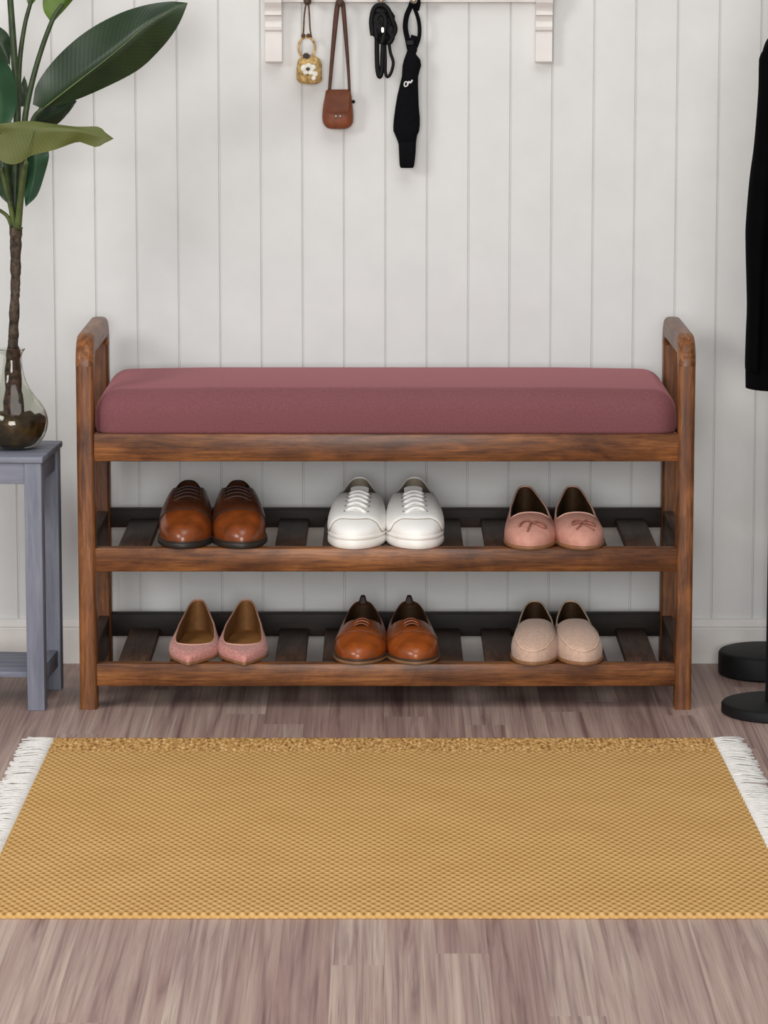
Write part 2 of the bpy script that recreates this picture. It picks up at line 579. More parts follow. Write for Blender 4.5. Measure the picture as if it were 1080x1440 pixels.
slat_px = [(165, 209), (238, 281), (311, 354), (386, 429), (453, 496), (536, 579), (609, 652), (683, 726), (757, 800), (812, 855), (882, 925)]
shelfZ = []
for (pt, pb, bt, bb) in ((771, 804, 716, 742), (933.5, 965, 863, 895)):
    zt, zb = zrow(pt), zrow(pb)
    shelfZ.append(zt)
    mk('shelf_rail', box((ix0, RY0, zb), (ix1, RY0 + RT, zt), .002), M['wood_x'], bench)
    ybk = RD - RT - .006
    zt2, zb2 = P(540, bt, ybk).z, P(540, bb, ybk).z
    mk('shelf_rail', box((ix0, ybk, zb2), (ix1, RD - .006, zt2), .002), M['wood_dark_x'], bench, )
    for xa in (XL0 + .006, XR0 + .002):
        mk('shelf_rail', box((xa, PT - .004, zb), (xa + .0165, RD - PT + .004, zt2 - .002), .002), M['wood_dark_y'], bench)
    for (a, b) in slat_px:
        x0, x1 = P(a, pt, .02).x, P(b, pt, .02).x
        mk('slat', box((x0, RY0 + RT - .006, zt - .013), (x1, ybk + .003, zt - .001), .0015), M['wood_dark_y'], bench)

# cushion
czt = P(540, 516.5, RD - .045).z
bm = bmesh.new()
cx0, cx1 = XL1 - .0008, XR0 + .0008
cy0, cy1 = 0.002, RD - 0.012
add_box(bm, (cx0 + .0015, cy0, seat_hi), (cx1 - .0015, cy1, czt), 0.0)
tops = [e for e in bm.edges if sum(1 for v in e.verts if v.co.z > czt - 1e-5) >= 1]
bmesh.ops.bevel(bm, geom=tops, offset=0.034, segments=9, profile=0.5, affect='EDGES')
mids = [e for e in bm.edges if all(v.co.z < seat_hi + 1e-5 for v in e.verts)]
bmesh.ops.bevel(bm, geom=mids, offset=0.004, segments=2, profile=0.5, affect='EDGES')
bmesh.ops.subdivide_edges(bm, edges=[e for e in bm.edges if abs(e.verts[0].co.x - e.verts[1].co.x) > .3], cuts=30, use_grid_fill=True)
for v in bm.verts:
    if v.co.z > seat_hi + .01:
        u = (v.co.x - cx0) / (cx1 - cx0)
        v.co.z -= 0.003 * (1 - min(1, 4 * u * (1 - u) * 1.6)) 
        if v.co.z > seat_hi + .02:
            v.co.z -= 0.0022 * math.exp(-((v.co.y - cy0) / .05) ** 2)
mk('seat_cushion', bm, M['cushion'], bench, angle=0)

# ------------------------------------------------------------------ shoes
ST = [0, .03, .09, .2, .33, .5, .65, .8, .92, .98, 1.0]
ROUND = [0, .44, .74, .97, 1.0, .89, .77, .68, .53, .30, 0]
POINT = [0, .17, .42, .80, 1.0, .90, .77, .67, .52, .30, 0]
TOPN = [0, .54, .87, 1.0, 1.0, .91, .74, .56, .39, .22, 0]
TOPL = [0, .50, .82, .98, 1.0, .94, .82, .66, .47, .27, 0]


class Shoe:
    NS, NV = 6, 16

    def __init__(s, name, label, cat, group, loc, rot, mirror, L, W, outline, zo, th, tw, ztop, toeh, top_heel=0.985, tongue=0.0, topl=TOPL):
        s.root = thing(name, label, cat, loc, rot, group)
        s.L, s.W, s.zo, s.mir = L, W, zo, (-1 if mirror else 1)
        n = len(ST)
        idx = list(range(n)) + list(range(n - 2, 0, -1))
        sgn = [1] * n + [-1] * (n - 2)
        oc, tc, ss = [], [], []
        for k, sg in zip(idx, sgn):
            st = ST[k]
            # ball of the foot: the inner side stands straighter
            bend = 0.05 * W * math.sin(PI * min(1, st / .9)) * s.mir
            hw = W / 2 * outline[k]
            oc.append(Vector((sg * hw + bend - (0.02 * W) * s.mir, st * L, zo)))
            ts = th + (top_heel - th) * st + tongue * math.exp(-(st / .055) ** 2)
            bend2 = 0.05 * W * math.sin(PI * min(1, ts / .9)) * s.mir
            tc.append(Vector((sg * tw / 2 * topl[k] + bend2 - (0.02 * W) * s.mir, ts * L, interp(st, ztop))))
            ss.append(Vector((st if sg > 0 else 2 - st, 0, 0)))
        s.O = cr(oc, s.NS, True); s.T = cr(tc, s.NS, True)
        s.N = len(s.O)
        s.S = []
        for i in range(s.N):
            k, f = divmod(i, s.NS)
            a = ST[idx[k]]; b = ST[idx[(k + 1) % len(idx)]]
            s.S.append(a + (b - a) * f / s.NS)
        s.side = [1 if i < s.N / 2 else -1 for i in range(s.N)]
        s.B1, s.B2 = [], []
        for i in range(s.N):
            O, T = s.O[i], s.T[i]
            tg = s.O[(i + 1) % s.N] - s.O[i - 1]
            nn = Vector((tg.y, -tg.x, 0)); nn.normalize()
            if nn.dot(O - Vector((0, L * .5, zo))) < 0:
                nn = -nn
            dz = T.z - O.z
            d = (Vector((O.x, O.y, 0)) - Vector((T.x, T.y, 0))).length
            r = d / max(dz, 1e-4)
            st = s.S[i]
            wt = 1 - sm(st, .08, .34)
            h1 = toeh * wt + (0.45 * dz) * (1 - wt)
            out = 0.003 + 0.002 * wt
            if st > .85:
                out = 0.004
            s.B1.append(O + nn * out + Vector((0, 0, h1)))
            drop = 0.40 / (1 + .95 * r)
            s.B2.append(Vector((T.x + (O.x - T.x) * .5, T.y + (O.y - T.y) * .5, T.z - drop * dz)) + nn * (0.0015))
        bm = s.surf_bm([0] * s.N, [1] * s.N, 0)
        s.bvh = BVHTree.FromBMesh(bm)
        s.bm_upper = bm

    def pt(s, i, v):
        i %= s.N
        u = 1 - v
        return s.O[i] * u ** 3 + s.B1[i] * (3 * u * u * v) + s.B2[i] * (3 * u * v * v) + s.T[i] * v ** 3

    def nrm(s, i, v):
        e = .02
        dv = s.pt(i, min(1, v + e)) - s.pt(i, max(0, v - e))
        di = s.pt(i + 1, v) - s.pt(i - 1, v)
        n = di.cross(dv)
        if n.length < 1e-12:
            return Vector((0, 0, 1))
        n.normalize()
        ref = s.pt(i, v) - Vector((0, s.L * .5, s.zo - .005))
        return n if n.dot(ref) > 0 else -n

    def surf_bm(s, v0, v1, off, sel=None, nv=None):
        bm = bmesh.new(); nv = nv or s.NV; cols = []
        for i in range(s.N):
            col = []
            for k in range(nv + 1):
                v = v0[i] + (v1[i] - v0[i]) * k / nv
                p = s.pt(i, v)
                if off:
                    e = 1.0
                    if k == 0:
                        e = -0.2
                    p = p + s.nrm(i, v) * off * e
                col.append(bm.verts.new(p))
            cols.append(col)
        for i in range(s.N):
            j = (i + 1) % s.N
            if sel and not (sel(i) and sel(j)):
                continue
            for k in range(nv):
                bm.faces.new((cols[i][k], cols[j][k], cols[j][k + 1], cols[i][k + 1]))
        lone = [v for v in bm.verts if not v.link_faces]
        bmesh.ops.delete(bm, geom=lone, context='VERTS')
        return bm

    def down(s, x, y, lift=0.0):
        h = s.bvh.ray_cast(Vector((x, y, 1)), Vector((0, 0, -1)))
        if h[0] is None:
            h = s.bvh.find_nearest(Vector((x, y, s.T[0].z)))
        return h[0] + Vector((0, 0, lift))

    def cx(s, y):
        """centre line x"""
        st = y / s.L
        return 0.05 * s.W * math.sin(PI * min(1, st / .9)) * s.mir - 0.02 * s.W * s.mir

    def upper(s, mat):
        s.up = mk('upper', s.bm_upper, mat, s.root, local=True, angle=0)
        return s.up

    def lining(s, mat, imat, name='lining'):
        bm = bmesh.new(); cols = []
        I = []
        for i in range(s.N):
            O = s.O[i]; c = Vector((0, s.L * .5, 0))
            p = Vector(((O.x - s.cx(O.y)) * .86 + s.cx(O.y), (O.y - c.y) * .94 + c.y, s.zo + .003)); I.append(p)
            col = []
            for k in range(9):
                v = k / 8; u = 1 - v
                t_ = s.T[i] + Vector((0, 0, -.0004))
                inn = Vector((t_.x * .98 + s.cx(t_.y) * .02, t_.y, t_.z))
                m1 = Vector((inn.x * .5 + p.x * .5, inn.y * .5 + p.y * .5, inn.z * .45 + p.z * .55))
                col.append(bm.verts.new(t_ * u * u + m1 * 2 * u * v + p * v * v))
            cols.append(col)
        for i in range(s.N):
            j = (i + 1) % s.N
            for k in range(8):
                bm.faces.new((cols[i][k], cols[j][k], cols[j][k + 1], cols[i][k + 1]))
        mk(name, bm, mat, s.root, local=True, angle=0)
        bm = bmesh.new()
        bm.faces.new([bm.verts.new(p + Vector((0, 0, .001))) for p in I])
        mk('insole', bm, imat, s.root, local=True, smooth=False)

    def binding(s, mat, r=0.0012):
        mk('topline_piping', tube(s.T, r, 8, closed=True), mat, s.root, local=True, angle=0)

    def sole(s, mat, grow=1.03, z0=0.0, z1=None, name='sole', front=1.0, bulge=0.0):
        z1 = s.zo if z1 is None else z1
        bm = bmesh.new(); rings = []
        h = z1 - z0
        for (zz, g) in ((z0, -.002), (z0 + h * .18, -.0004), (z0 + h * .5, bulge), (z0 + h * .82, -.0002), (z1, -.0012)):
            ring = []
            for i in range(s.N):
                tg = s.O[(i + 1) % s.N] - s.O[i - 1]
                nn = Vector((tg.y, -tg.x, 0)); nn.normalize()
                if nn.dot(s.O[i] - Vector((0, s.L * .5, s.zo))) < 0:
                    nn = -nn
                p = s.O[i] + nn * ((grow - 1) * .1 + g)
                ring.append(bm.verts.new((p.x, p.y, zz)))
            rings.append(ring)
        for A, B in zip(rings, rings[1:]):
            for k in range(s.N):
                j = (k + 1) % s.N
                bm.faces.new((A[k], A[j], B[j], B[k]))
        bm.faces.new(rings[0]); bm.faces.new(rings[-1])
        return mk(name, bm, mat, s.root, local=True, angle=50)

    def seam(s, v0, mat, r=0.0007, off=.0008, sel=None, name='seam'):
        pts = []
        order = list(range(s.N // 2, s.N)) + list(range(0, s.N // 2))
        for i in order:
            if sel and not sel(i):
                continue
            pts.append(s.pt(i, v0[i]) + s.nrm(i, v0[i]) * off)
        return mk(name, tube(pts, r, 6), mat, s.root, local=True, angle=0)

    def patch(s, name, mat, hw, y0, y1, lift, ext=0.0, nx=8, ny=14, taper=1.0, parent=None):
        bm = bmesh.new(); rows = []
        for b in range(ny + 1):
            y = y0 + (y1 - y0) * b / ny; row = []
            ww = hw * (taper + (1 - taper) * b / ny)
            for a in range(nx + 1):
                u = (a / nx * 2 - 1)
                yy = min(y, s.T[0].y - .001)
                q = s.down(s.cx(yy) + u * ww, yy)
                extra = max(0, y - yy)
                row.append(bm.verts.new((q.x, y, q.z + lift * (1 - .9 * abs(u) ** 4) + extra * .45)))
            rows.append(row)
        for A, B in zip(rows, rows[1:]):
            for k in range(nx):
                bm.faces.new((A[k], A[k + 1], B[k + 1], B[k]))
        return mk(name, bm, mat, s.root, local=True, angle=0)

    def lace(s, y, hw, mat, r=.0012, skew=0.002, lift=.0016, flat=1.0, name='lace'):
        pts = []
        for a in range(9):
            u = a / 8 * 2 - 1
            yy = y + skew * u
            q = s.down(s.cx(yy) + u * hw, yy)
            pts.append(q + Vector((0, 0, lift * (1.25 - u * u))))
        return mk(name, tube(pts, r, 8), mat, s.root, local=True, angle=0)


def place(px_toe, py, Zs, over):
    """world point of a toe tip standing on a shelf top, 'over' metres in front of the bench face"""
    Y = -over
    return Vector((P(px_toe, py, Y).x, Y, Zs))


ZU, ZL = shelfZ[0] + .0003, shelfZ[1] + .0003

# -- lace-up derby shoes
gA = 'brown derby shoes on the upper shelf'
for mir, px, drift, w_, lab in ((0, 258, -.004, .077, 'brown derby shoe with dark laces on upper shelf, nearer the left bench leg'),
                                (1, 339, -.016, .077, 'brown derby shoe with dark laces on upper shelf, nearer the white sneakers')):
    s = Shoe('derby_shoe', lab, 'shoe', gA, place(px, 772, ZU, .004), math.atan(-drift / .25), mir, .255, w_, ROUND, .010, .60, .050,
             [(0, .067), (.1, .065), (.35, .054), (.7, .054), (1, .064)], .030)
    s.upper(M['l_derby'])
    v0 = [.56 - .56 * min(1, (st / .40) ** 1.1) for st in s.S]
    bmq = s.surf_bm(v0, [1] * s.N, .0012)
    q = mk('quarter_panel', bmq, M['l_derby_dark'], s.root, local=True, angle=0)
    s.seam(v0, M['l_lace_dark'], .0008, .0012, sel=lambda i: s.S[i] < .4)
    s.lining(M['lin_brown'], M['lin_brown']); s.binding(M['l_lace_dark'], .0012)
    yt = s.T[0].y
    s.patch('tongue', M['l_derby_dark'], .0125, yt - .066, yt + .010, .0024)
    for k in range(4):
        y = yt - .060 + k * .0175
        s.lace(y, .0175, M['l_lace_dark'], .0019, .003 * s.mir, .0040)
        for sg in (-1, 1):
            qd = s.down(s.cx(y) + sg * .0185, y + .003 * s.mir * sg, .0014)
            bme = bmesh.new(); bmesh.ops.create_uvsphere(bme, u_segments=8, v_segments=6, radius=.0015, matrix=Matrix.Translation(qd))
            mk('eyelet', bme, M['eyelet'], s.root, local=True)
    s.sole(M['sole_black'], 1.035, 0, .0085); s.sole(M['welt'], 1.03, .0085, .0108, 'welt')

# -- white sneakers
gB = 'white sneakers on the upper shelf'
for mir, px, drift, lab in ((0, 498, .008, 'white sneaker with white laces on upper shelf, nearer the brown derby shoes'),
                            (1, 586, -.003, 'white sneaker with white laces on upper shelf, nearer the pink bow flats')):
    s = Shoe('sneaker', lab, 'shoe', gB, place(px, 773, ZU, .006), math.atan(-drift / .25), mir, .262, .0825, ROUND, .018, .54, .063,
             [(0, .061), (.1, .058), (.3, .050), (.6, .053), (1, .068)], .018, topl=TOPN)
    s.upper(M['l_white'])
    v0 = [.40 * (1 - sm(st, .02, .20)) for st in s.S]
    mk('quarter_panel', s.surf_bm(v0, [1] * s.N, .0014), M['l_white'], s.root, local=True, angle=0)
    s.seam(v0, M['lin_grey'], .0006, .0004, sel=lambda i: s.S[i] < .22)
    s.lining(M['lin_grey'], M['lin_grey']); s.binding(M['l_white'], .0014)
    yt = s.T[0].y
    s.patch('tongue', M['l_white'], .0135, yt - .094, yt + .014, .0024)
    for k in range(5):
        y = yt - .088 + k * .0200
        s.lace(y, .0145, M['white_lace'], .0022, -.004 * s.mir, .0042)
        for sg in (-1, 1):
            qd = s.down(s.cx(y) + sg * .0175, y, .0013)
            bme = bmesh.new(); bmesh.ops.create_uvsphere(bme, u_segments=8, v_segments=6, radius=.0013, matrix=Matrix.Translation(qd))
            mk('eyelet', bme, M['eyelet'], s.root, local=True)
    s.sole(M['white_rubber'], 1.018, 0, .0125, bulge=.0003); s.sole(M['white_rubber'], 1.016, .0122, .0185, 'foxing_stripe', bulge=.0002)

# -- pink bow flats
gC = 'pink bow flats on the upper shelf'
for mir, px, drift, lab in ((0, 746, .003, 'dusty pink round-toe flat with bow on upper shelf, nearer the white sneakers'),
                            (1, 820, -.005, 'dusty pink round-toe flat with bow on upper shelf, nearer the right bench leg')):
    W_ = .0745 if not mir else .0700
    s = Shoe('ballet_flat', lab, 'shoe', gC, place(px, 777, ZU, .016), math.atan(-drift / .25), mir, .250, W_, ROUND, .006, .33, .058,
             [(0, .041), (.06, .037), (.16, .027), (.4, .034), (.7, .046), (1, .058)], .024, tongue=.05, topl=TOPN)
    s.upper(M['l_pink']); s.lining(M['lin_brown'], M['lin_brown']); s.binding(M['l_pink_edge'], .0014)
    s.sole(M['sole_thin'], 1.02, 0, .006)
    yb_ = s.T[0].y - .057
    bw = bmesh.new()
    kn = Vector((s.cx(yb_) + .002, yb_, 0))

    def bp(dx, dy, lift=.0022):
        return s.down(kn.x + dx * 1.12, kn.y + dy * 1.7, lift)
    arcs = [[(0, 0), (-.006, .004), (-.013, .000), (-.016, -.006)], [(0, 0), (.007, .0025), (.012, .003), (.017, .0005)],
            [(0, 0), (-.003, -.008), (-.006, -.016)], [(0, 0), (.006, -.003), (.012, -.006), (.017, -.006), (.019, -.003), (.017, .0005)]]
    if mir:
        arcs = [[(0, 0), (-.006, .005), (-.012, .003), (-.013, -.003), (-.006, -.001), (0, 0)], [(0, 0), (.006, .005), (.014, .004), (.016, -.003), (.008, -.002), (0, 0)],
                [(0, 0), (-.004, -.007), (-.009, -.012)], [(0, 0), (.006, -.007), (.014, -.011)]]
    for a in arcs:
        pts = cr([bp(*q) for q in a], 5)
        add_tube(bw, pts, .0014, 7)
    mk('bow', bw, M['bow_edge'], s.root, local=True, angle=0)

# -- rose pointed flats
gD = 'rose pointed flats on the lower shelf'
for mir, px, drift, lab in ((0, 266, .003, 'rose pointed flat with tan insole on lower shelf, nearer the left bench leg'),
                            (1, 342, -.006, 'rose pointed flat with tan insole on lower shelf, nearer the brown loafers')):
    s = Shoe('pointed_flat', lab, 'shoe', gD, place(px, 938, ZL, .014), math.atan(-drift / .25), mir, .245, .073, POINT, .005, .25, .058,
             [(0, .0195), (.06, .0195), (.16, .0205), (.4, .028), (.7, .041), (1, .055)], .014, topl=TOPN)
    s.upper(M['l_rose']); s.lining(M['lin_tan'], M['insole_tan']); s.binding(M['l_rose_edge'], .0013)
    s.sole(M['sole_thin'], 1.02, 0, .005)

# -- tan loafers with bar laces
gE = 'tan brown loafers on the lower shelf'
for mir, px, drift, lab in ((0, 504, .007, 'tan brown loafer with short lace bars on lower shelf, nearer the rose flats'),
                            (1, 584, -.009, 'tan brown loafer with short lace bars on lower shelf, nearer the beige slip-ons')):
    s = Shoe('loafer', lab, 'shoe', gE, place(px, 934, ZL, .006), math.atan(-drift / .25), mir, .250, .0755, ROUND, .008, .42, .056,
             [(0, .046), (.06, .043), (.16, .033), (.4, .034), (.7, .041), (1, .050)], .026, tongue=.04)
    s.upper(M['l_tan'])
    v0 = [.66 - .66 * min(1, (st / .40) ** 1.05) for st in s.S]
    mk('quarter_panel', s.surf_bm(v0, [1] * s.N, .0010), M['l_tan'], s.root, local=True, angle=0)
    s.seam(v0, M['l_tan_dark'], .0008, .0006, sel=lambda i: s.S[i] < .34)
    s.lining(M['lin_brown'], M['lin_brown']); s.binding(M['l_tan_dark'], .0011)
    yt = s.T[0].y
    s.patch('slot', M['l_lace_dark'], .0085, yt - .040, yt - .012, .0036)
    for k in range(3):
        s.lace(yt - .040 + k * .0135, .0120, M['l_tan_dark'] if k != 1 else M['l_tan'], .0015, 0, .0046, name='lace_bar')
    # pull tab standing up at the heel
    hp = s.T[s.N // 2]
    bm = bmesh.new()
    add_tube(bm, cr([hp + Vector((0, .001, -.012)), hp + Vector((0, .002, .002)), hp + Vector((0, .001, .009)), hp + Vector((0, -.003, .007)), hp + Vector((0, -.004, -.004))], 5), [.0075 - .0045 * math.sin(PI * q / 20) for q in range(21)], 8, flat=.3, flatdir=(0, 1, 0))
    mk('heel_tab', bm, M['l_lace_dark'], s.root, local=True, angle=0)
    s.sole(M['sole_tan'], 1.035, 0, .0052); s.sole(M['welt'], 1.03, .0052, .0085, 'welt')

# -- beige slip-ons
gF = 'beige slip-ons on the lower shelf'
for mir, px, drift, lab in ((0, 750, .014, 'beige slip-on with oval stitched apron on lower shelf, nearer the brown loafers'),
                            (1, 820, -.008, 'beige slip-on with oval stitched apron on lower shelf, nearer the right bench leg')):
    s = Shoe('slip_on_shoe', lab, 'shoe', gF, place(px, 938, ZL, .014), math.atan(-drift / .25), mir, .250, .0680, ROUND, .006, .42, .050,
             [(0, .048), (.06, .045), (.16, .036), (.4, .035), (.7, .042), (1, .052)], .027, tongue=.04)
    s.upper(M['l_beige'])
    v0 = [min(1, .20 + .80 * (max(0, st) / .22) ** 1.35) for st in s.S]
    mk('apron', s.surf_bm(v0, [1] * s.N, .0013, sel=lambda i: s.S[i] <= .23), M['l_beige'], s.root, local=True, angle=0)
    s.seam(v0, M['l_beige_edge'], .0011, .0008, sel=lambda i: s.S[i] <= .22)
    s.lining(M['lin_brown'], M['lin_brown']); s.binding(M['l_beige_edge'], .0013)
    s.sole(M['sole_thin'], 1.025, 0, .006)

# ------------------------------------------------------------------ rug
ya, yb2 = G(540, 1042).y, G(540, 1292).y
xbl, xbr = G(75, 1042).x, G(1003, 1041).x
p_l, p_r = G(0, 1203), G(1080, 1196)
kl = (p_l.x - xbl) / (p_l.y - ya); kr = (p_r.x - xbr) / (p_r.y - ya)


def edgeL(y): return xbl + kl * (y - ya)
def edgeR(y): return xbr + kr * (y - ya)


RO = Vector(((xbl + xbr) / 2, ya, 0))
rug = thing('rug', 'mustard yellow woven rug with white fringed ends on the wooden floor', 'rug', RO)
nx, ny = 560, 250
bm = bmesh.new(); rows = []
hgt = .0052
for j in range(ny + 1):
    y = ya + (yb2 - ya) * j / ny
    a, b = edgeL(y), edgeR(y); row = []
    wob = .0012 * math.sin(y * 43)
    for i in range(nx + 1):
        x = a + (b - a) * i / nx + (wob if i in (0, nx) else 0)
        lx, ly = x - RO.x, y - RO.y
        c = math.cos(2 * PI * lx / RA) * math.cos(2 * PI * ly / RB)
        z = hgt + .0011 * c
        ed = min(j, ny - j, i, nx - i)
        if j < 24:
            z += .0012 * (rnd.random() - .5)
        yy = y
        if j == ny:
            yy = y - .002 * (math.cos(2 * PI * lx / RA) * .5 + .5)
        if ed == 0:
            z *= .55
        row.append(bm.verts.new((x, yy, z)))
    rows.append(row)
for A, B in zip(rows, rows[1:]):
    for k in range(nx):
        bm.faces.new((A[k], A[k + 1], B[k + 1], B[k]))
border = rows[0] + [r[-1] for r in rows[1:]] + rows[-1][-2::-1] + [r[0] for r in rows[-2:0:-1]]
low = [bm.verts.new((v.co.x, v.co.y, 0.0003)) for v in border]
for k in range(len(border)):
    j = (k + 1) % len(border)
    bm.faces.new((border[k], border[j], low[j], low[k]))
mk('woven_field', bm, M['rug'], rug, angle=0)
for sg, ef in ((-1, edgeL), (1, edgeR)):
    bm = bmesh.new(); n = 330
    for k in range(n):
        y = ya - .001 + (yb2 - ya + .002) * (k + rnd.random() * .7) / n
        x0 = ef(y) - sg * .002; ln = .043 + rnd.uniform(-.005, .004)
        dy = rnd.uniform(-.006, .006) + (.012 * max(0, 1 - k / 8.0))
        z1 = .0018 + rnd.random() * .004
        pts = [(x0, y, .004), (x0 + sg * ln * .35, y + dy * .3 + rnd.uniform(-.001, .001), z1 + .0012), (x0 + sg * ln * .7, y + dy * .7 + rnd.uniform(-.0015, .0015), z1), (x0 + sg * ln, y + dy * 1.2, .0016 + rnd.random() * .002)]
        add_tube(bm, pts, .00125, 5)
    fr = mk('fringe', bm, M['fringe'], rug, angle=0)
    fr['label'] = 'white cotton fringe'; fr['kind'] = 'stuff'

# ------------------------------------------------------------------ side table, vase, plant
FR = P(60, 643, -.012)
ztab = FR.z
BR = G(88, 619.5, ztab)
dv = BR - FR
ta = math.atan2(dv.x, dv.y)            # the table stands slightly turned
TDEP = dv.length; TW = .36
U = Vector((math.cos(ta), -math.sin(ta), 0)); V = Vector((math.sin(ta), math.cos(ta), 0))
tab = thing('side_table', 'small grey-blue painted wooden side table with lower shelf beside the bench', 'table', (FR.x - TW / 2, FR.y + TDEP / 2, 0))


def tbox(u0, u1, v0, v1, z0, z1, bev=.0015):
    bm = box((u0, v0, z0), (u1, v1, z1), bev)
    for v in bm.verts:
        q = Vector((FR.x, FR.y, 0)) + U * v.co.x + V * v.co.y
        v.co = Vector((q.x, q.y, v.co.z))
    return bm


mk('table_top', tbox(-TW, 0, 0, TDEP, ztab - .0095, ztab, .002), M['grey_x'], tab)
lw = .0255; ins = .003
legs = ((-ins - lw, -ins), (-TW + ins, -TW + ins + lw))
for (u0, u1) in legs:
    for (v0_, v1_) in ((ins, ins + lw), (TDEP - ins - lw, TDEP - ins)):
        mk('leg', tbox(u0, u1, v0_, v1_, 0, ztab - .0095), M['grey_z'], tab)
mk('apron', tbox(-TW + ins + lw, -ins - lw, ins + .004, ins + .018, ztab - .041, ztab - .0095), M['grey_x'], tab)
mk('apron', tbox(-TW + ins + lw, -ins - lw, TDEP - ins - .018, TDEP - ins - .004, ztab - .041, ztab - .0095), M['grey_x'], tab)
for u0 in (-ins - .018, -TW + ins + .004):
    mk('apron', tbox(u0, u0 + .014, ins + lw, TDEP - ins - lw, ztab - .041, ztab - .0095), M['grey_y'], tab)
    mk('stretcher', tbox(u0, u0 + .014, ins + lw, TDEP - ins - lw, .036, .062), M['grey_y'], tab)
mk('shelf', tbox(-TW + ins + .010, -ins - .018, ins + .012, TDEP - ins - .012, .047, .056), M['grey_x'], tab)

# vase: profile measured against the table
vy = FR.y + TDEP * .52
vc = P(18, 600, vy); VC = (vc.x, vy)
S_ = 1 / (F / ((vy - CAM.y) * math.cos(PITCH) + (CAM.z - .45) * math.sin(PITCH)))


def vz(py): return P(18, py, vy).z


vprof = [(630, 20), (627, 32), (620, 40), (612, 45.5), (602, 49), (592, 50), (580, 47.5), (568, 41), (556, 32), (545, 24.5), (532, 19), (518, 16), (505, 14.5), (498, 15), (493, 18), (490.5, 19.5)]
zoff = ztab - vz(630) + .0006
outer = [(r * S_, vz(y) + zoff) for y, r in vprof]
vase = thing('glass_vase', 'clear bulbous glass bottle vase with flared rim on the grey-blue table', 'vase', (vc.x, vy, ztab))
bm = bmesh.new()
inner = [(max(.001, r - .0022), z + (.002 if i == 0 else 0)) for i, (r, z) in enumerate(outer)]


def smooth_prof(pr, m=4):
    return [(max(0.0005, p.x), p.y) for p in cr([(a, b, 0) for a, b in pr], m)]


full = smooth_prof(outer) + smooth_prof(inner)[::-1]
add_lathe(bm, full, VC, 48, True, True)
mk('glass_body', bm, M['glass'], vase, angle=0)
# soil in the bottom
sp = [p for p in smooth_prof(outer) if p[1] < vz(591) + zoff]
bm = bmesh.new()
prof = [(max(.001, r - .0036), z + .0028) for r, z in sp]
zt_ = prof[-1][1]
prof += [(prof[-1][0] * .8, zt_ + .003), (prof[-1][0] * .4, zt_ + .006), (.004, zt_ + .007)]
add_lathe(bm, prof, VC, 40, True, True)
for v in bm.verts:
    if v.co.z > zt_ - .001:
        v.co.z += .006 * math.sin(v.co.x * 160 + 1) * math.cos(v.co.y * 140)
o = mk('soil', bm, M['soil'], None, origin=(vc.x, vy, ztab + .004), angle=0)
tag(o, 'wet brown soil and moss filling the bottom of the glass vase', 'soil', kind='stuff')

# plant
plant = thing('potted_plant', 'tall leafy green plant with slender dark trunk growing from the glass vase', 'plant', (vc.x, vy, ztab + .04))
trk = cr([P(20, 598, vy), P(19, 560, vy), P(18.4, 500, vy), P(19, 470, vy), P(21, 420, vy), P(22, 380, vy), P(22, 340, vy), P(22.5, 320, vy)], 10)
nt = len(trk)
rr = []
for i, p in enumerate(trk):
    f = i / (nt - 1)
    r = interp(f, [(0, .0175), (.14, .0140), (.28, .0108), (.305, .0106), (.335, .0080), (.6, .0068), (.9, .0088), (1, .0100)])
    rr.append(r * (1 + .05 * math.sin(i * .9) + .035 * rnd.uniform(-1, 1)))
k_in = int(nt * .33)
bm = tube(trk[k_in:], rr[k_in:], 14); noise_jitter(bm, .0009, 160)
mk('trunk', bm, M['bark'], plant, angle=0)
bm = tube(trk[:k_in + 1], rr[:k_in + 1], 16); noise_jitter(bm, .0014, 120)
mk('root_ball', bm, M['root'], plant, angle=0)


def leaf(mat, mid, e1, e2, Ys, bow=0.0, fold=0.0, n=26, rib=True, ribr=.0012):
    """mid/e1/e2: pixel polylines base->tip measured at the depths Ys (base, tip); e1, e2 the two margins"""
    def res(pl):
        c = cr([(a, b, 0) for a, b in pl], 10)
        d = [0]
        for p, q in zip(c, c[1:]):
            d.append(d[-1] + (q - p).length)
        out = []
        for i in range(n + 1):
            x = d[-1] * i / n; j = 0
            while j < len(d) - 2 and d[j + 1] < x:
                j += 1
            f = (x - d[j]) / max(1e-9, d[j + 1] - d[j])
            out.append(c[j].lerp(c[j + 1], f))
        return out
    m_, a_, b_ = res(mid), res(e1), res(e2)
    bm = bmesh.new(); uvl = bm.loops.layers.uv.new('UVMap'); rows = []; K = 5; uv = {}
    for i in range(n + 1):
        f = i / n
        Y = Ys[0] + (Ys[1] - Ys[0]) * f + bow * math.sin(PI * f)
        row = []
        for k in range(-K, K + 1):
            c = k / K
            q = m_[i].lerp(a_[i] if c < 0 else b_[i], abs(c))
            Yk = Y + fold * abs(c) * math.sin(PI * min(1, f * 1.05)) + .002 * math.sin(f * 17 + c * 2) * abs(c)
            v = bm.verts.new(P(q.x, q.y, Yk)); uv[v] = (f, .5 + c * .5); row.append(v)
        rows.append(row)
    for A, B in zip(rows, rows[1:]):
        for k in range(2 * K):
            fc = bm.faces.new((A[k], A[k + 1], B[k + 1], B[k]))
            for lp in fc.loops:
                lp[uvl].uv = uv[lp.vert]
    ribp = [r[K].co.copy() + Vector((0, -.0004, 0)) for r in rows]
    o = mk('leaf', bm, mat, plant, angle=0)
    if rib:
        mk('midrib', tube(ribp, [ribr * (1 - .7 * i / n) for i in range(n + 1)], 6), M['midrib'], o, angle=0)
    return o


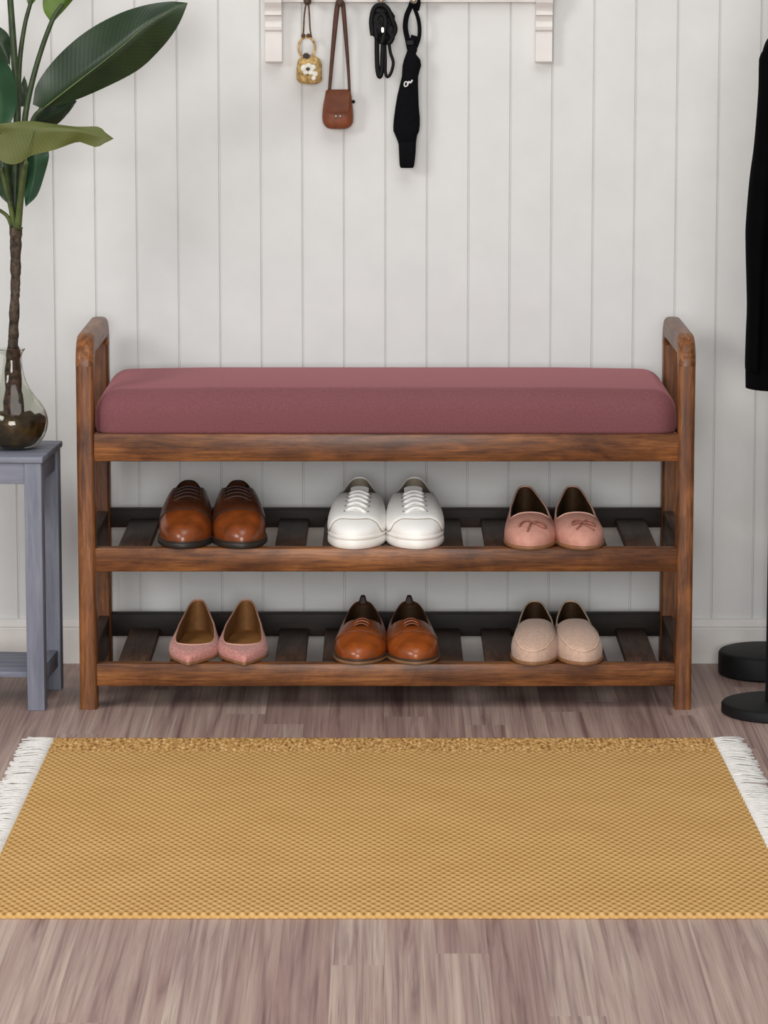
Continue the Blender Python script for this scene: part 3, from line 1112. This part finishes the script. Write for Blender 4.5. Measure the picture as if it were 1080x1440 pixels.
def stem(pl, Ys, r0, r1, mat='stem'):
    c = cr([P(a, b, Ys[0] + (Ys[1] - Ys[0]) * i / (len(pl) - 1)) for i, (a, b) in enumerate(pl)], 8)
    n = len(c)
    mk('stem', tube(c, [r0 + (r1 - r0) * i / (n - 1) for i in range(n)], 10), M[mat], plant, angle=0)


y0 = vy
# long dark leaf reaching right
leaf(M['leaf_dark'], [(60, 153), (110, 114), (160, 75), (205, 37), (240, 15), (264, 4)],
     [(46, 147), (52, 118), (80, 80), (120, 45), (165, 20), (205, 7), (240, 2), (264, 4)],
     [(60, 153), (100, 143), (150, 122), (195, 98), (225, 70), (245, 45), (256, 25), (264, 4)], (y0 - .005, y0 - .06), -.012, .028)
# leaf behind it
leaf(M['leaf_dark'], [(46, 172), (70, 164), (92, 152), (108, 142)], [(46, 168), (60, 146), (90, 134), (108, 142)], [(44, 178), (60, 182), (80, 175), (97, 158), (108, 142)], (y0 + .02, y0 + .05), 0, .01, rib=False)
# drooping olive leaf
leaf(M['leaf_olive'], [(2, 186), (44, 182), (80, 180), (112, 183), (136, 190), (160, 195)],
     [(-22, 176), (8, 173), (40, 170), (74, 174), (108, 178), (138, 178), (148, 186), (160, 195)],
     [(-14, 212), (6, 229), (26, 230), (44, 219), (76, 211), (108, 200), (122, 203), (136, 207), (148, 201), (160, 195)], (y0 - .05, y0 - .07), -.02, .012, rib=False)
mk('midrib', tube(cr([P(36, 230, y0 - .062), P(40, 208, y0 - .071), P(47, 184, y0 - .074)], 6), .0009, 6), M['midrib'], plant, angle=0)
# lower hanging leaves
leaf(M['leaf_green'], [(42, 206), (50, 232), (46, 262), (36, 291)], [(34, 206), (33, 235), (33, 265), (36, 291)], [(66, 205), (69, 220), (62, 248), (52, 275), (36, 291)], (y0 + .01, y0 - .02), 0, .015, rib=False)
leaf(M['leaf_dark'], [(8, 212), (6, 240), (10, 268), (16, 290)], [(-14, 215), (-12, 245), (0, 275), (16, 290)], [(22, 215), (21, 240), (20, 268), (16, 290)], (y0, y0 - .02), 0, .012, rib=False)
# left broad leaf
leaf(M['leaf_green'], [(2, 176), (0, 140), (-6, 105), (-14, 70)], [(-30, 172), (-34, 130), (-30, 95), (-14, 70)], [(14, 176), (23, 150), (22, 118), (10, 88), (-14, 66)], (y0 - .03, y0 - .06), 0, .018, rib=False)
# leaf to the upper left
leaf(M['leaf_dark'], [(14, 92), (2, 62), (-14, 38)], [(14, 92), (-8, 72), (-22, 52), (-14, 38)], [(14, 92), (15, 60), (8, 44), (-14, 30)], (y0, y0 + .02), 0, .01, rib=False)
# top leaf on its tall stem
leaf(M['leaf_bright'], [(73, 30), (84, 12), (98, -12), (110, -40)], [(70, 29), (61, 14), (61, -8), (70, -34), (110, -46)], [(77, 29), (96, 8), (112, -12), (124, -30), (112, -46)], (y0 - .01, y0 + .0), 0, .01, rib=False)
leaf(M['leaf_bright'], [(42, 8), (46, -8), (52, -30)], [(40, 8), (35, -10), (38, -30), (52, -44)], [(44, 8), (58, -10), (62, -30), (54, -44)], (y0 + .01, y0 + .02), 0, .01, rib=False)
leaf(M['leaf_dark'], [(32, 150), (35, 128), (34, 108)], [(26, 150), (28, 125), (34, 106)], [(40, 150), (39, 122), (34, 106)], (y0 + .02, y0 + .03), 0, .01, rib=False)
stem([(22, 322), (26, 290), (30, 240), (36, 160), (52, 90), (73, 30), (88, 6)], (y0 - .004, y0 - .012), .0058, .0030, 'stem_dark')
stem([(20, 322), (22, 240), (24, 160), (20, 80), (13, -20)], (y0, y0), .0065, .0045, 'stem_dark')
stem([(22, 322), (25, 220), (27, 100), (34, 40), (43, 4), (50, -24)], (y0 + .006, y0 + .012), .0045, .0025, 'stem_dark')
stem([(25, 322), (29, 280), (34, 240), (37, 228)], (y0 - .008, y0 - .060), .0055, .0032)
stem([(21, 322), (16, 296), (8, 262), (2, 236)], (y0 - .004, y0 - .03), .004, .003)
stem([(18, 322), (10, 304), (-6, 292)], (y0, y0 - .01), .0035, .0025)
stem([(24, 318), (36, 220), (46, 170), (60, 152)], (y0 + .004, y0 - .004), .005, .003, 'stem_dark')
stem([(20, 320), (10, 250), (2, 186)], (y0 - .004, y0 - .045), .0045, .003, 'stem_dark')

# ------------------------------------------------------------------ shelf with hooks on the wall
zsh = P(540, 3.5, YW - .014).z
XA, XB = P(384.5, 40, YW - .02).x, P(765, 40, YW - .02).x
sh = thing('hook_shelf', 'white wooden wall shelf with corbel brackets and hooks high on the panelled wall', 'shelf', ((XA + XB) / 2, YW, zsh))
mk('back_board', box((XA + .010, YW - .014, zsh), (XB - .010, YW - .0002, zsh + .085), .002), M['white'], sh)
mk('shelf_board', box((XA - .04, YW - .075, zsh + .085), (XB + .04, YW - .0002, zsh + .101), .003), M['white'], sh)
for xc in (XA, XB):
    zb = P(384, 88, YW - .018).z; z2 = P(384, 46, YW - .02).z; z3 = P(384, 22, YW - .03).z
    prof = [(0.0, zb), (.018, zb), (.020, zb + .002), (.020, z2 - .001), (.017, z2), (.017, z2 + .001), (.022, z2 + .004), (.0235, z2 + .009), (.022, z2 + .014), (.020, z2 + .017),
            (.024, z3 - .001), (.030, z3 + .001), (.030, z3 + .004), (.027, z3 + .006), (.031, z3 + .012), (.038, z3 + .020), (.050, zsh + .040), (.060, zsh + .065), (.066, zsh + .085), (0, zsh + .085)]
    bm = bmesh.new(); hw = .0128
    A = [bm.verts.new((xc - hw, YW - d, z)) for d, z in prof]; B = [bm.verts.new((xc + hw, YW - d, z)) for d, z in prof]
    for k in range(len(prof)):
        j = (k + 1) % len(prof)
        bm.faces.new((A[k], A[j], B[j], B[k]))
    bm.faces.new(A); bm.faces.new(B)
    mk('bracket', bm, M['white'], sh, smooth=False)
HK = {}
for nm, px, py in (('a', 432.5, 3), ('b', 477.5, 5), ('c', 536, 1), ('d', 582, 1)):
    c = P(px, py, YW - .03); HK[nm] = c
    bm = bmesh.new()
    add_tube(bm, [(c.x, YW - .013, zsh + .008), (c.x, YW - .020, zsh + .006), (c.x, YW - .030, c.z), (c.x, YW - .036, c.z + .001)], [.0035, .0035, .0038, .004], 10)
    kb = bmesh.ops.create_uvsphere(bm, u_segments=14, v_segments=10, radius=.0062, matrix=Matrix.Translation((c.x, YW - .038, c.z + .0015)))
    mk('hook', bm, M['knob'] if nm in 'ab' else M['metal'], sh)

# straw pouch
yp = YW - .024
c0 = P(435, 98, yp)
pouch = thing('straw_pouch', 'tiny golden straw pouch with white flower, hanging by cords left of the brown bag', 'pouch', (c0.x, yp, P(435, 117, yp).z))
prof = [(79, 8), (83, 15), (90, 17), (98, 17.5), (106, 18), (112, 17.5), (116, 15), (118, 9)]
bm = bmesh.new(); rings = []
for (py, hw) in prof:
    c = P(435, py, yp); r = hw / 915.0; d = .013 * math.sin(PI * (py - 74) / 50) + .002
    rings.append([bm.verts.new((c.x + r * math.copysign(abs(math.cos(a)) ** .7, math.cos(a)), yp + d * math.sin(a), c.z)) for a in [2 * PI * k / 20 for k in range(20)]])
for A, B in zip(rings, rings[1:]):
    for k in range(20):
        bm.faces.new((A[k], A[(k + 1) % 20], B[(k + 1) % 20], B[k]))
bm.faces.new(rings[0]); bm.faces.new(rings[-1]); noise_jitter(bm, .0012, 150)
mk('straw_body', bm, M['straw'], pouch, angle=0)
bm = bmesh.new(); fy = yp - .0165
for (px, py, r) in ((428, 96, 5.2), (434, 93, 4.5), (440, 95, 4.2), (437, 101, 4.4), (430, 101, 4.0), (443, 104, 4.0), (441, 110, 3.2)):
    c = P(px, py, fy); bmesh.ops.create_uvsphere(bm, u_segments=12, v_segments=8, radius=r / 915, matrix=Matrix.Translation(c) @ Matrix.Diagonal((1, .35, 1, 1)))
fl = mk('flower', bm, M['flower'], pouch)
bm = bmesh.new(); bmesh.ops.create_uvsphere(bm, u_segments=10, v_segments=6, radius=3.0 / 915, matrix=Matrix.Translation(P(433, 97, fy - .0025)) @ Matrix.Diagonal((1, .5, .8, 1)))
mk('flower_eye', bm, M['eyelet'], fl)
bm = bmesh.new(); bmesh.ops.create_cube(bm, size=.011, matrix=Matrix.Translation(P(431, 79.5, yp - .006)) @ Matrix.Rotation(.7, 4, 'Y') @ Matrix.Diagonal((1, .55, .9, 1)))
bmesh.ops.bevel(bm, geom=bm.edges[:], offset=.002, segments=2, affect='EDGES')
mk('clasp', bm, M['l_lace_dark'], pouch)
ring = [P(431.5 + 11.5 * math.cos(a), 67 + 15 * math.sin(a), yp) for a in [2 * PI * k / 28 for k in range(28)]]
mk('ring_handle', tube(ring, .0019, 8, closed=True), M['bamboo'], pouch, angle=0)
for pl in ([(431, 1), (428, 20), (427, 40), (426, 52)], [(433.5, 1), (435, 20), (436, 40), (438, 54)]):
    mk('cord', tube(cr([P(a, b, YW - .034 + .010 * i / 3) for i, (a, b) in enumerate(pl)], 6), .0013, 7), M['cord'], pouch, angle=0)
for (a, b) in ((426.5, 50), (434, 50)):
    bm = bmesh.new(); bmesh.ops.create_icosphere(bm, subdivisions=2, radius=.0036, matrix=Matrix.Translation(P(a, b, yp - .001))); noise_jitter(bm, .001, 300)
    mk('knot', bm, M['cord'], pouch)

# brown leather bag
yb3 = YW - .020
cb_ = P(475, 155, yb3)
bag = thing('shoulder_bag', 'small chestnut leather bag with flap on a long brown strap, hanging from the wall shelf', 'bag', (cb_.x, yb3, P(475, 181, yb3).z))


def flat_bag(outline, yc, depth, mat, name, par, n=5, pw=.45):
    """outline: (py, x_left, x_right); rounded pillow section"""
    bm = bmesh.new(); rings = []; K = 24
    N_ = len(outline)
    for i, (py, xl, xr) in enumerate(outline):
        a_, b_ = P(xl, py, yc), P(xr, py, yc)
        cx_ = (a_.x + b_.x) / 2; hw = (b_.x - a_.x) / 2
        d = depth * (max(0.02, math.sin(PI * (i + .35) / (N_ - .3)))) ** pw
        rings.append([bm.verts.new((cx_ + hw * math.copysign(abs(math.cos(t_)) ** .6, math.cos(t_)), yc + d * math.copysign(abs(math.sin(t_)) ** .8, math.sin(t_)), a_.z)) for t_ in [2 * PI * k / K for k in range(K)]])
    for A, B in zip(rings, rings[1:]):
        for k in range(K):
            bm.faces.new((A[k], A[(k + 1) % K], B[(k + 1) % K], B[k]))
    bm.faces.new(rings[0]); bm.faces.new(rings[-1])
    return mk(name, bm, mat, par, angle=50)


flat_bag([(126, 460, 492), (128, 458, 493), (135, 457, 494.5), (145, 455, 495.5), (155, 453.5, 496.5), (165, 453, 497), (172, 454, 496.5), (177, 456.5, 494), (180, 460, 490), (181.3, 465, 485)], yb3, .014, M['bag'], 'bag_body', bag)
bm = bmesh.new(); rows = []
fo = [(126, 461, 491.5, -.013), (128, 460, 492, -.0158), (135, 458.5, 491.5, -.0168), (145, 458, 491, -.0176), (153, 458, 490, -.0178), (157, 459, 489.5, -.0176), (159, 462, 487, -.0172)]
for py, xl, xr, dy in fo:
    rows.append([bm.verts.new(P(xl + (xr - xl) * k / 8, py + (1.2 * (1 - ((k - 4) / 4) ** 2) if py > 150 else 0), yb3 + dy)) for k in range(9)])
for A, B in zip(rows, rows[1:]):
    for k in range(8):
        bm.faces.new((A[k], A[k + 1], B[k + 1], B[k]))
bmesh.ops.solidify(bm, geom=bm.faces[:], thickness=.0018)
fp = mk('flap', bm, M['bag_flap'], bag, angle=60)
bm = bmesh.new()
for dx in (-3.0, 3.0):
    bmesh.ops.create_uvsphere(bm, u_segments=10, v_segments=8, radius=.0022, matrix=Matrix.Translation(P(475.5 + dx, 163.5, yb3 - .0155)))
mk('clasp', bm, M['metal'], bag)
bm = bmesh.new(); bmesh.ops.create_uvsphere(bm, u_segments=10, v_segments=8, radius=.0028, matrix=Matrix.Translation(P(497, 143, yb3 - .002)))
mk('buckle', bm, M['black_metal'], bag)
sy0, sy1 = YW - .033, yb3 - .002
pl = [(463, 130), (466, 95), (470, 50), (473, 20), (475, 6), (478.5, 2.2), (482, 6), (484, 24), (487, 60), (490, 100), (491.5, 130)]
pts = []
for a, b in pl:
    f = 1 - (b / 130)
    pts.append(P(a, b, sy1 + (sy0 - sy1) * f))
w_ = [.0024, .0030, .0038, .0042, .0040, .0036, .0038, .0036, .0030, .0024, .0022]
pts = cr(pts, 5); ws = [interp(i / (len(pts) - 1) * 10, list(enumerate(w_))) for i in range(len(pts))]
mk('strap', tube(pts, ws, 10, flat=.45, flatdir=(0, 1, .05)), M['strap'], bag, angle=0)

# black strap bundle
yk = YW - .030
cs = P(540, 60, yk)
bun = thing('strap_bundle', 'tangled bundle of shiny black straps hanging third on the rail', 'strap', (cs.x, yk, P(540, 110, yk).z))
bm = bmesh.new()
for (px, py, rx, rz) in ((536, 16, 12, 9), (541, 28, 15, 13), (534, 40, 14, 14), (547, 42, 12, 13), (540, 54, 13, 9), (531, 28, 10, 13), (550, 40, 7, 10)):
    bmesh.ops.create_icosphere(bm, subdivisions=3, radius=1 / 920, matrix=Matrix.Translation(P(px, py, yk)) @ Matrix.Diagonal((rx, 10, rz, 1)))
noise_jitter(bm, .003, 90)
mk('bundle_body', bm, M['black_web'], bun, angle=0)
for pl in ([(524, 50), (522, 30), (526, 12), (535, 7), (545, 12), (552, 28), (556, 42), (549, 56)], [(530, 56), (528, 34), (534, 20), (542, 26), (540, 50), (536, 62)], [(546, 14), (552, 26), (544, 40), (552, 52), (546, 62)]):
    mk('strap', tube(cr([P(a, b, yk - .011 + .003 * math.sin(i)) for i, (a, b) in enumerate(pl)], 6), .0036, 8, flat=.5, flatdir=(0, 1, .05)), M['black_web'], bun, angle=0)
for pl, r in (([(530, 52), (530, 75), (531, 98), (534, 108), (537, 98), (538, 78), (539, 60)], .0036), ([(541, 62), (542, 85), (542, 102), (545, 108), (550, 102), (553, 88), (549, 74), (547, 60)], .0024)):
    mk('strap_loop', tube(cr([P(a, b, yk - .004) for a, b in pl], 6), r, 8, flat=.5, flatdir=(0, 1, .05)), M['black_web'], bun, angle=0)
mk('hanging_loop', tube(cr([P(534, 14, yk), P(534, 2, YW - .034), P(537, -2.5, YW - .034), P(539.5, 2, YW - .034), P(539, 14, yk)], 5), .0014, 7), M['black_web'], bun, angle=0)
bm = bmesh.new(); bmesh.ops.create_cube(bm, size=.006, matrix=Matrix.Translation(P(538, 42, yk - .0145)) @ Matrix.Diagonal((.6, .4, 1.3, 1))); bmesh.ops.bevel(bm, geom=bm.edges[:], offset=.001, segments=2, affect='EDGES')
mk('buckle', bm, M['metal'], bun)

# long black cloth case
yc_ = YW - .026
cc = P(572, 150, yc_)
case = thing('cloth_case', 'long black cloth case with small white mark hanging fourth on the rail', 'case', (cc.x, yc_, P(572, 236, yc_).z))
flat_bag([(64, 574, 585), (70, 573, 587), (76, 571, 585), (84, 568, 591), (92, 566, 592.5), (100, 565.5, 590), (108, 565, 588), (120, 562, 588), (135, 558.5, 588.5), (150, 556, 589), (165, 554, 590.5), (176, 553, 590.5), (184, 553, 589.5), (191, 556, 586.5), (198, 559, 585.5), (202, 560, 585)], yc_, .013, M['black_cloth'], 'case_body', case, pw=.35)
flat_bag([(198, 559.5, 585.5), (204, 560.5, 585), (215, 561, 584.5), (226, 561.5, 583.5), (233, 562, 582.5), (236, 563.5, 581)], yc_, .011, M['black_cloth'], 'case_end', case, pw=.3)
for pl, r in (([(576, 70), (573, 55), (570, 38), (572, 22), (577, 10), (581, 0), (585, -3), (588, 4), (586, 14)], .0040), ([(584, 68), (589, 54), (590, 40), (588, 26), (584, 14), (581, 4), (583, -3), (587, 0)], .0030), ([(580, 70), (580, 60), (583, 50)], .005)):
    mk('strap', tube(cr([P(a, b, yc_ - .010 * (b < 10) - .002) for a, b in pl], 6), r, 8, flat=.45, flatdir=(0, 1, .05)), M['black_cloth'], case, angle=0)
bm = bmesh.new(); bmesh.ops.create_cube(bm, size=.008, matrix=Matrix.Translation(P(576.5, 60, yc_ - .006)) @ Matrix.Diagonal((1.3, .5, .8, 1))); bmesh.ops.bevel(bm, geom=bm.edges[:], offset=.001, segments=2, affect='EDGES')
mk('buckle', bm, M['black_metal'], case)
bm = bmesh.new(); ye = yc_ - .0146
add_tube(bm, cr([P(a, b, ye) for a, b in ((569, 121), (568.5, 117.5), (570.5, 115), (573, 116), (573, 120), (570.5, 121.5))], 5, True), .0010, 6, closed=True)
add_tube(bm, cr([P(a, b, ye) for a, b in ((573, 120), (575, 115), (577, 116.5), (580, 112.5))], 5), .0013, 6)
mk('emblem', bm, M['emblem'], case, angle=0)

# ------------------------------------------------------------------ coat stands and coat
cbp = G(1094, 1002)
RB_ = .083
stand = thing('coat_stand', 'black metal coat stand with round disc base, front one on the floor by the rug', 'coat stand', (cbp.x, cbp.y, 0))
mk('disc_base', lathe([(RB_ - .003, 0), (RB_, .002), (RB_, .013), (RB_ - .002, .0155), (RB_ - .006, .0165), (.02, .017), (.001, .017)], (cbp.x, cbp.y), 72, True, True), M['black_metal'], stand)
PX, PY_ = cbp.x - .001, cbp.y
mk('pole', lathe([(.0180, .016), (.0180, 1.20), (.012, 1.22), (.001, 1.225)], (PX, PY_), 24, True, True), M['black_metal'], stand)
for k in range(4):
    a = math.radians(-55) + PI / 2 * k
    d = Vector((math.cos(a), math.sin(a), 0)); b0 = Vector((PX, PY_, 1.09))
    mk('hook', tube(cr([b0 + d * .012, b0 + d * .05 + Vector((0, 0, .0)), b0 + d * .08 + Vector((0, 0, .03)), b0 + d * .085 + Vector((0, 0, .055))], 6), .006, 10), M['black_metal'], stand)

R2 = .076
c2 = Vector((P(1012, 925, .25).x + R2, YW - .0125 - R2 - .001, 0))
st2 = thing('coat_stand', 'black round-based stand set behind the other one, against the baseboard', 'coat stand', (c2.x, c2.y, 0))
mk('disc_base', lathe([(R2 - .003, 0), (R2, .003), (R2, .032), (R2 - .002, .0355), (R2 - .006, .037), (.02, .0375), (.001, .0375)], (c2.x, c2.y), 72, True, True), M['black_metal'], st2)
mk('pole', lathe([(.008, .033), (.008, 1.2), (.001, 1.205)], (c2.x + .012, c2.y), 20, True, True), M['black_metal'], st2)

# coat hanging on the front stand
yco = cbp.y - .092
zr = 1094 + 60
coat = thing('hanging_coat', 'long black coat hanging from the coat stand at the right edge', 'coat', (cbp.x + .05, yco, P(1090, 545, yco).z))
cc_px = 1150


def coat_loft(rows, depth, mat, name, fold=.004, nf=9, K=64, ph=0.0, yoff=0.0):
    bm = bmesh.new(); rings = []
    rows = [(p.x, p.y, p.z) for p in cr(rows, 5)]
    for i, (py, xl, xr) in enumerate(rows):
        a_, b_ = P(xl, py, yco), P(xr, py, yco); cx_ = (a_.x + b_.x) / 2; hw = (b_.x - a_.x) / 2
        f = i / (len(rows) - 1); d = depth * (.45 + .55 * min(1, f * 2.2))
        ring = []
        for k in range(K):
            t_ = 2 * PI * k / K
            w = 1 + (fold * (.25 + f) * math.sin(nf * t_ + ph + 1.3 * math.sin(3 * f))) * 6
            ring.append(bm.verts.new((cx_ + hw * math.copysign(abs(math.cos(t_)) ** .85, math.cos(t_)) * (1 if abs(math.cos(t_)) > .93 else 1), yco + yoff + d * math.sin(t_) * w, a_.z)))
        rings.append(ring)
    for A, B in zip(rings, rings[1:]):
        for k in range(K):
            bm.faces.new((A[k], A[(k + 1) % K], B[(k + 1) % K], B[k]))
    bm.faces.new(rings[0]); bm.faces.new(rings[-1])
    return mk(name, bm, mat, coat, angle=0)


def mir(px): return 2 * cc_px - px


coat_loft([(18, 1120, 1180), (34, 1096, mir(1096)), (52, 1081, mir(1081)), (75, 1072, mir(1072)), (130, 1068, mir(1068)), (220, 1062, mir(1062)), (330, 1057, mir(1057)), (430, 1052, mir(1052)), (500, 1048.5, mir(1048.5)), (545, 1048.5, mir(1048.5))], .065, M['coat'], 'coat_body')
coat_loft([(45, 1082, 1100), (60, 1075, 1104), (78, 1065, 1102), (92, 1063.5, 1098), (130, 1062.5, 1095), (200, 1057, 1090), (250, 1050.5, 1084), (310, 1045.5, 1078), (340, 1045, 1074), (400, 1046.5, 1070), (432, 1047, 1068), (470, 1045.5, 1066), (512, 1044.5, 1064), (516, 1047, 1062)], .030, M['coat2'], 'sleeve', .006, 5, 40, 1.0, -.035)
coat_loft([(45, mir(1082), mir(1100)), (78, mir(1065), mir(1102)), (130, mir(1062), mir(1095)), (250, mir(1050), mir(1084)), (340, mir(1045), mir(1074)), (430, mir(1047), mir(1068)), (512, mir(1044), mir(1064))], .030, M['coat2'], 'sleeve', .006, 5, 40, 2.0, -.035)
coat_loft([(4, 1126, 1174), (14, 1120, 1180), (30, 1112, 1188), (42, 1110, 1190)], .050, M['coat2'], 'collar', .002, 5, 40)

hd = Vector((math.cos(math.radians(-55)), math.sin(math.radians(-55)), 0))
hkp = Vector((PX, PY_, 1.098)) + hd * .064
ctop = P(cc_px, 8, yco)
mk('hanger_loop', tube(cr([ctop + Vector((-.03, 0, -.01)), hkp + Vector((-.006, 0, -.02)), hkp + Vector((0, 0, .010)), hkp + Vector((.008, 0, -.02)), ctop + Vector((.02, 0, -.01))], 6), .0025, 8), M['coat2'], coat, angle=0)

# ------------------------------------------------------------------ light
def area(name, loc, target, size, power, col=(1, 1, 1), sy=None):
    d = bpy.data.lights.new(name, 'AREA'); d.energy = power; d.color = col
    d.shape = 'RECTANGLE'; d.size = size; d.size_y = sy or size
    o = bpy.data.objects.new(name, d); COL.objects.link(o); o.location = loc
    v = Vector(target) - Vector(loc); o.rotation_euler = v.to_track_quat('-Z', 'Y').to_euler()
    return o


area('front_fill_light', (-0.15, -6.2, 1.25), (0.0, 0.2, 0.3), 2.4, 164, (1.0, 0.99, 0.975), 1.5)  # added frontal fill behind the camera, brightens the wall under the seat
area('side_window_light', (-2.4, -2.6, 1.9), (0.1, 0.2, 0.4), 1.0, 42, (1.0, 0.985, 0.96))
area('ceiling_light', (0.2, -1.7, 3.0), (0.1, -0.5, 0.0), 1.8, 29, (1.0, 0.985, 0.965))

w = bpy.data.worlds.new('room_ambient'); SC.world = w; w.use_nodes = True
bg = w.node_tree.nodes['Background']; bg.inputs['Color'].default_value = (0.97, 0.98, 1.0, 1); bg.inputs['Strength'].default_value = 0.26

SC.view_settings.view_transform = 'Standard'
SC.view_settings.look = 'None'
SC.view_settings.exposure = 0.0
print('YW', YW, 'ZT', ZT, 'XL', XL0, XL1, 'XR', XR0, XR1, 'table', FR, BR, math.degrees(ta), TDEP, 'shelfZ', shelfZ, 'rug', xbl, xbr, ya, yb2, kl, kr, 'seat', seat_lo, seat_hi, czt)
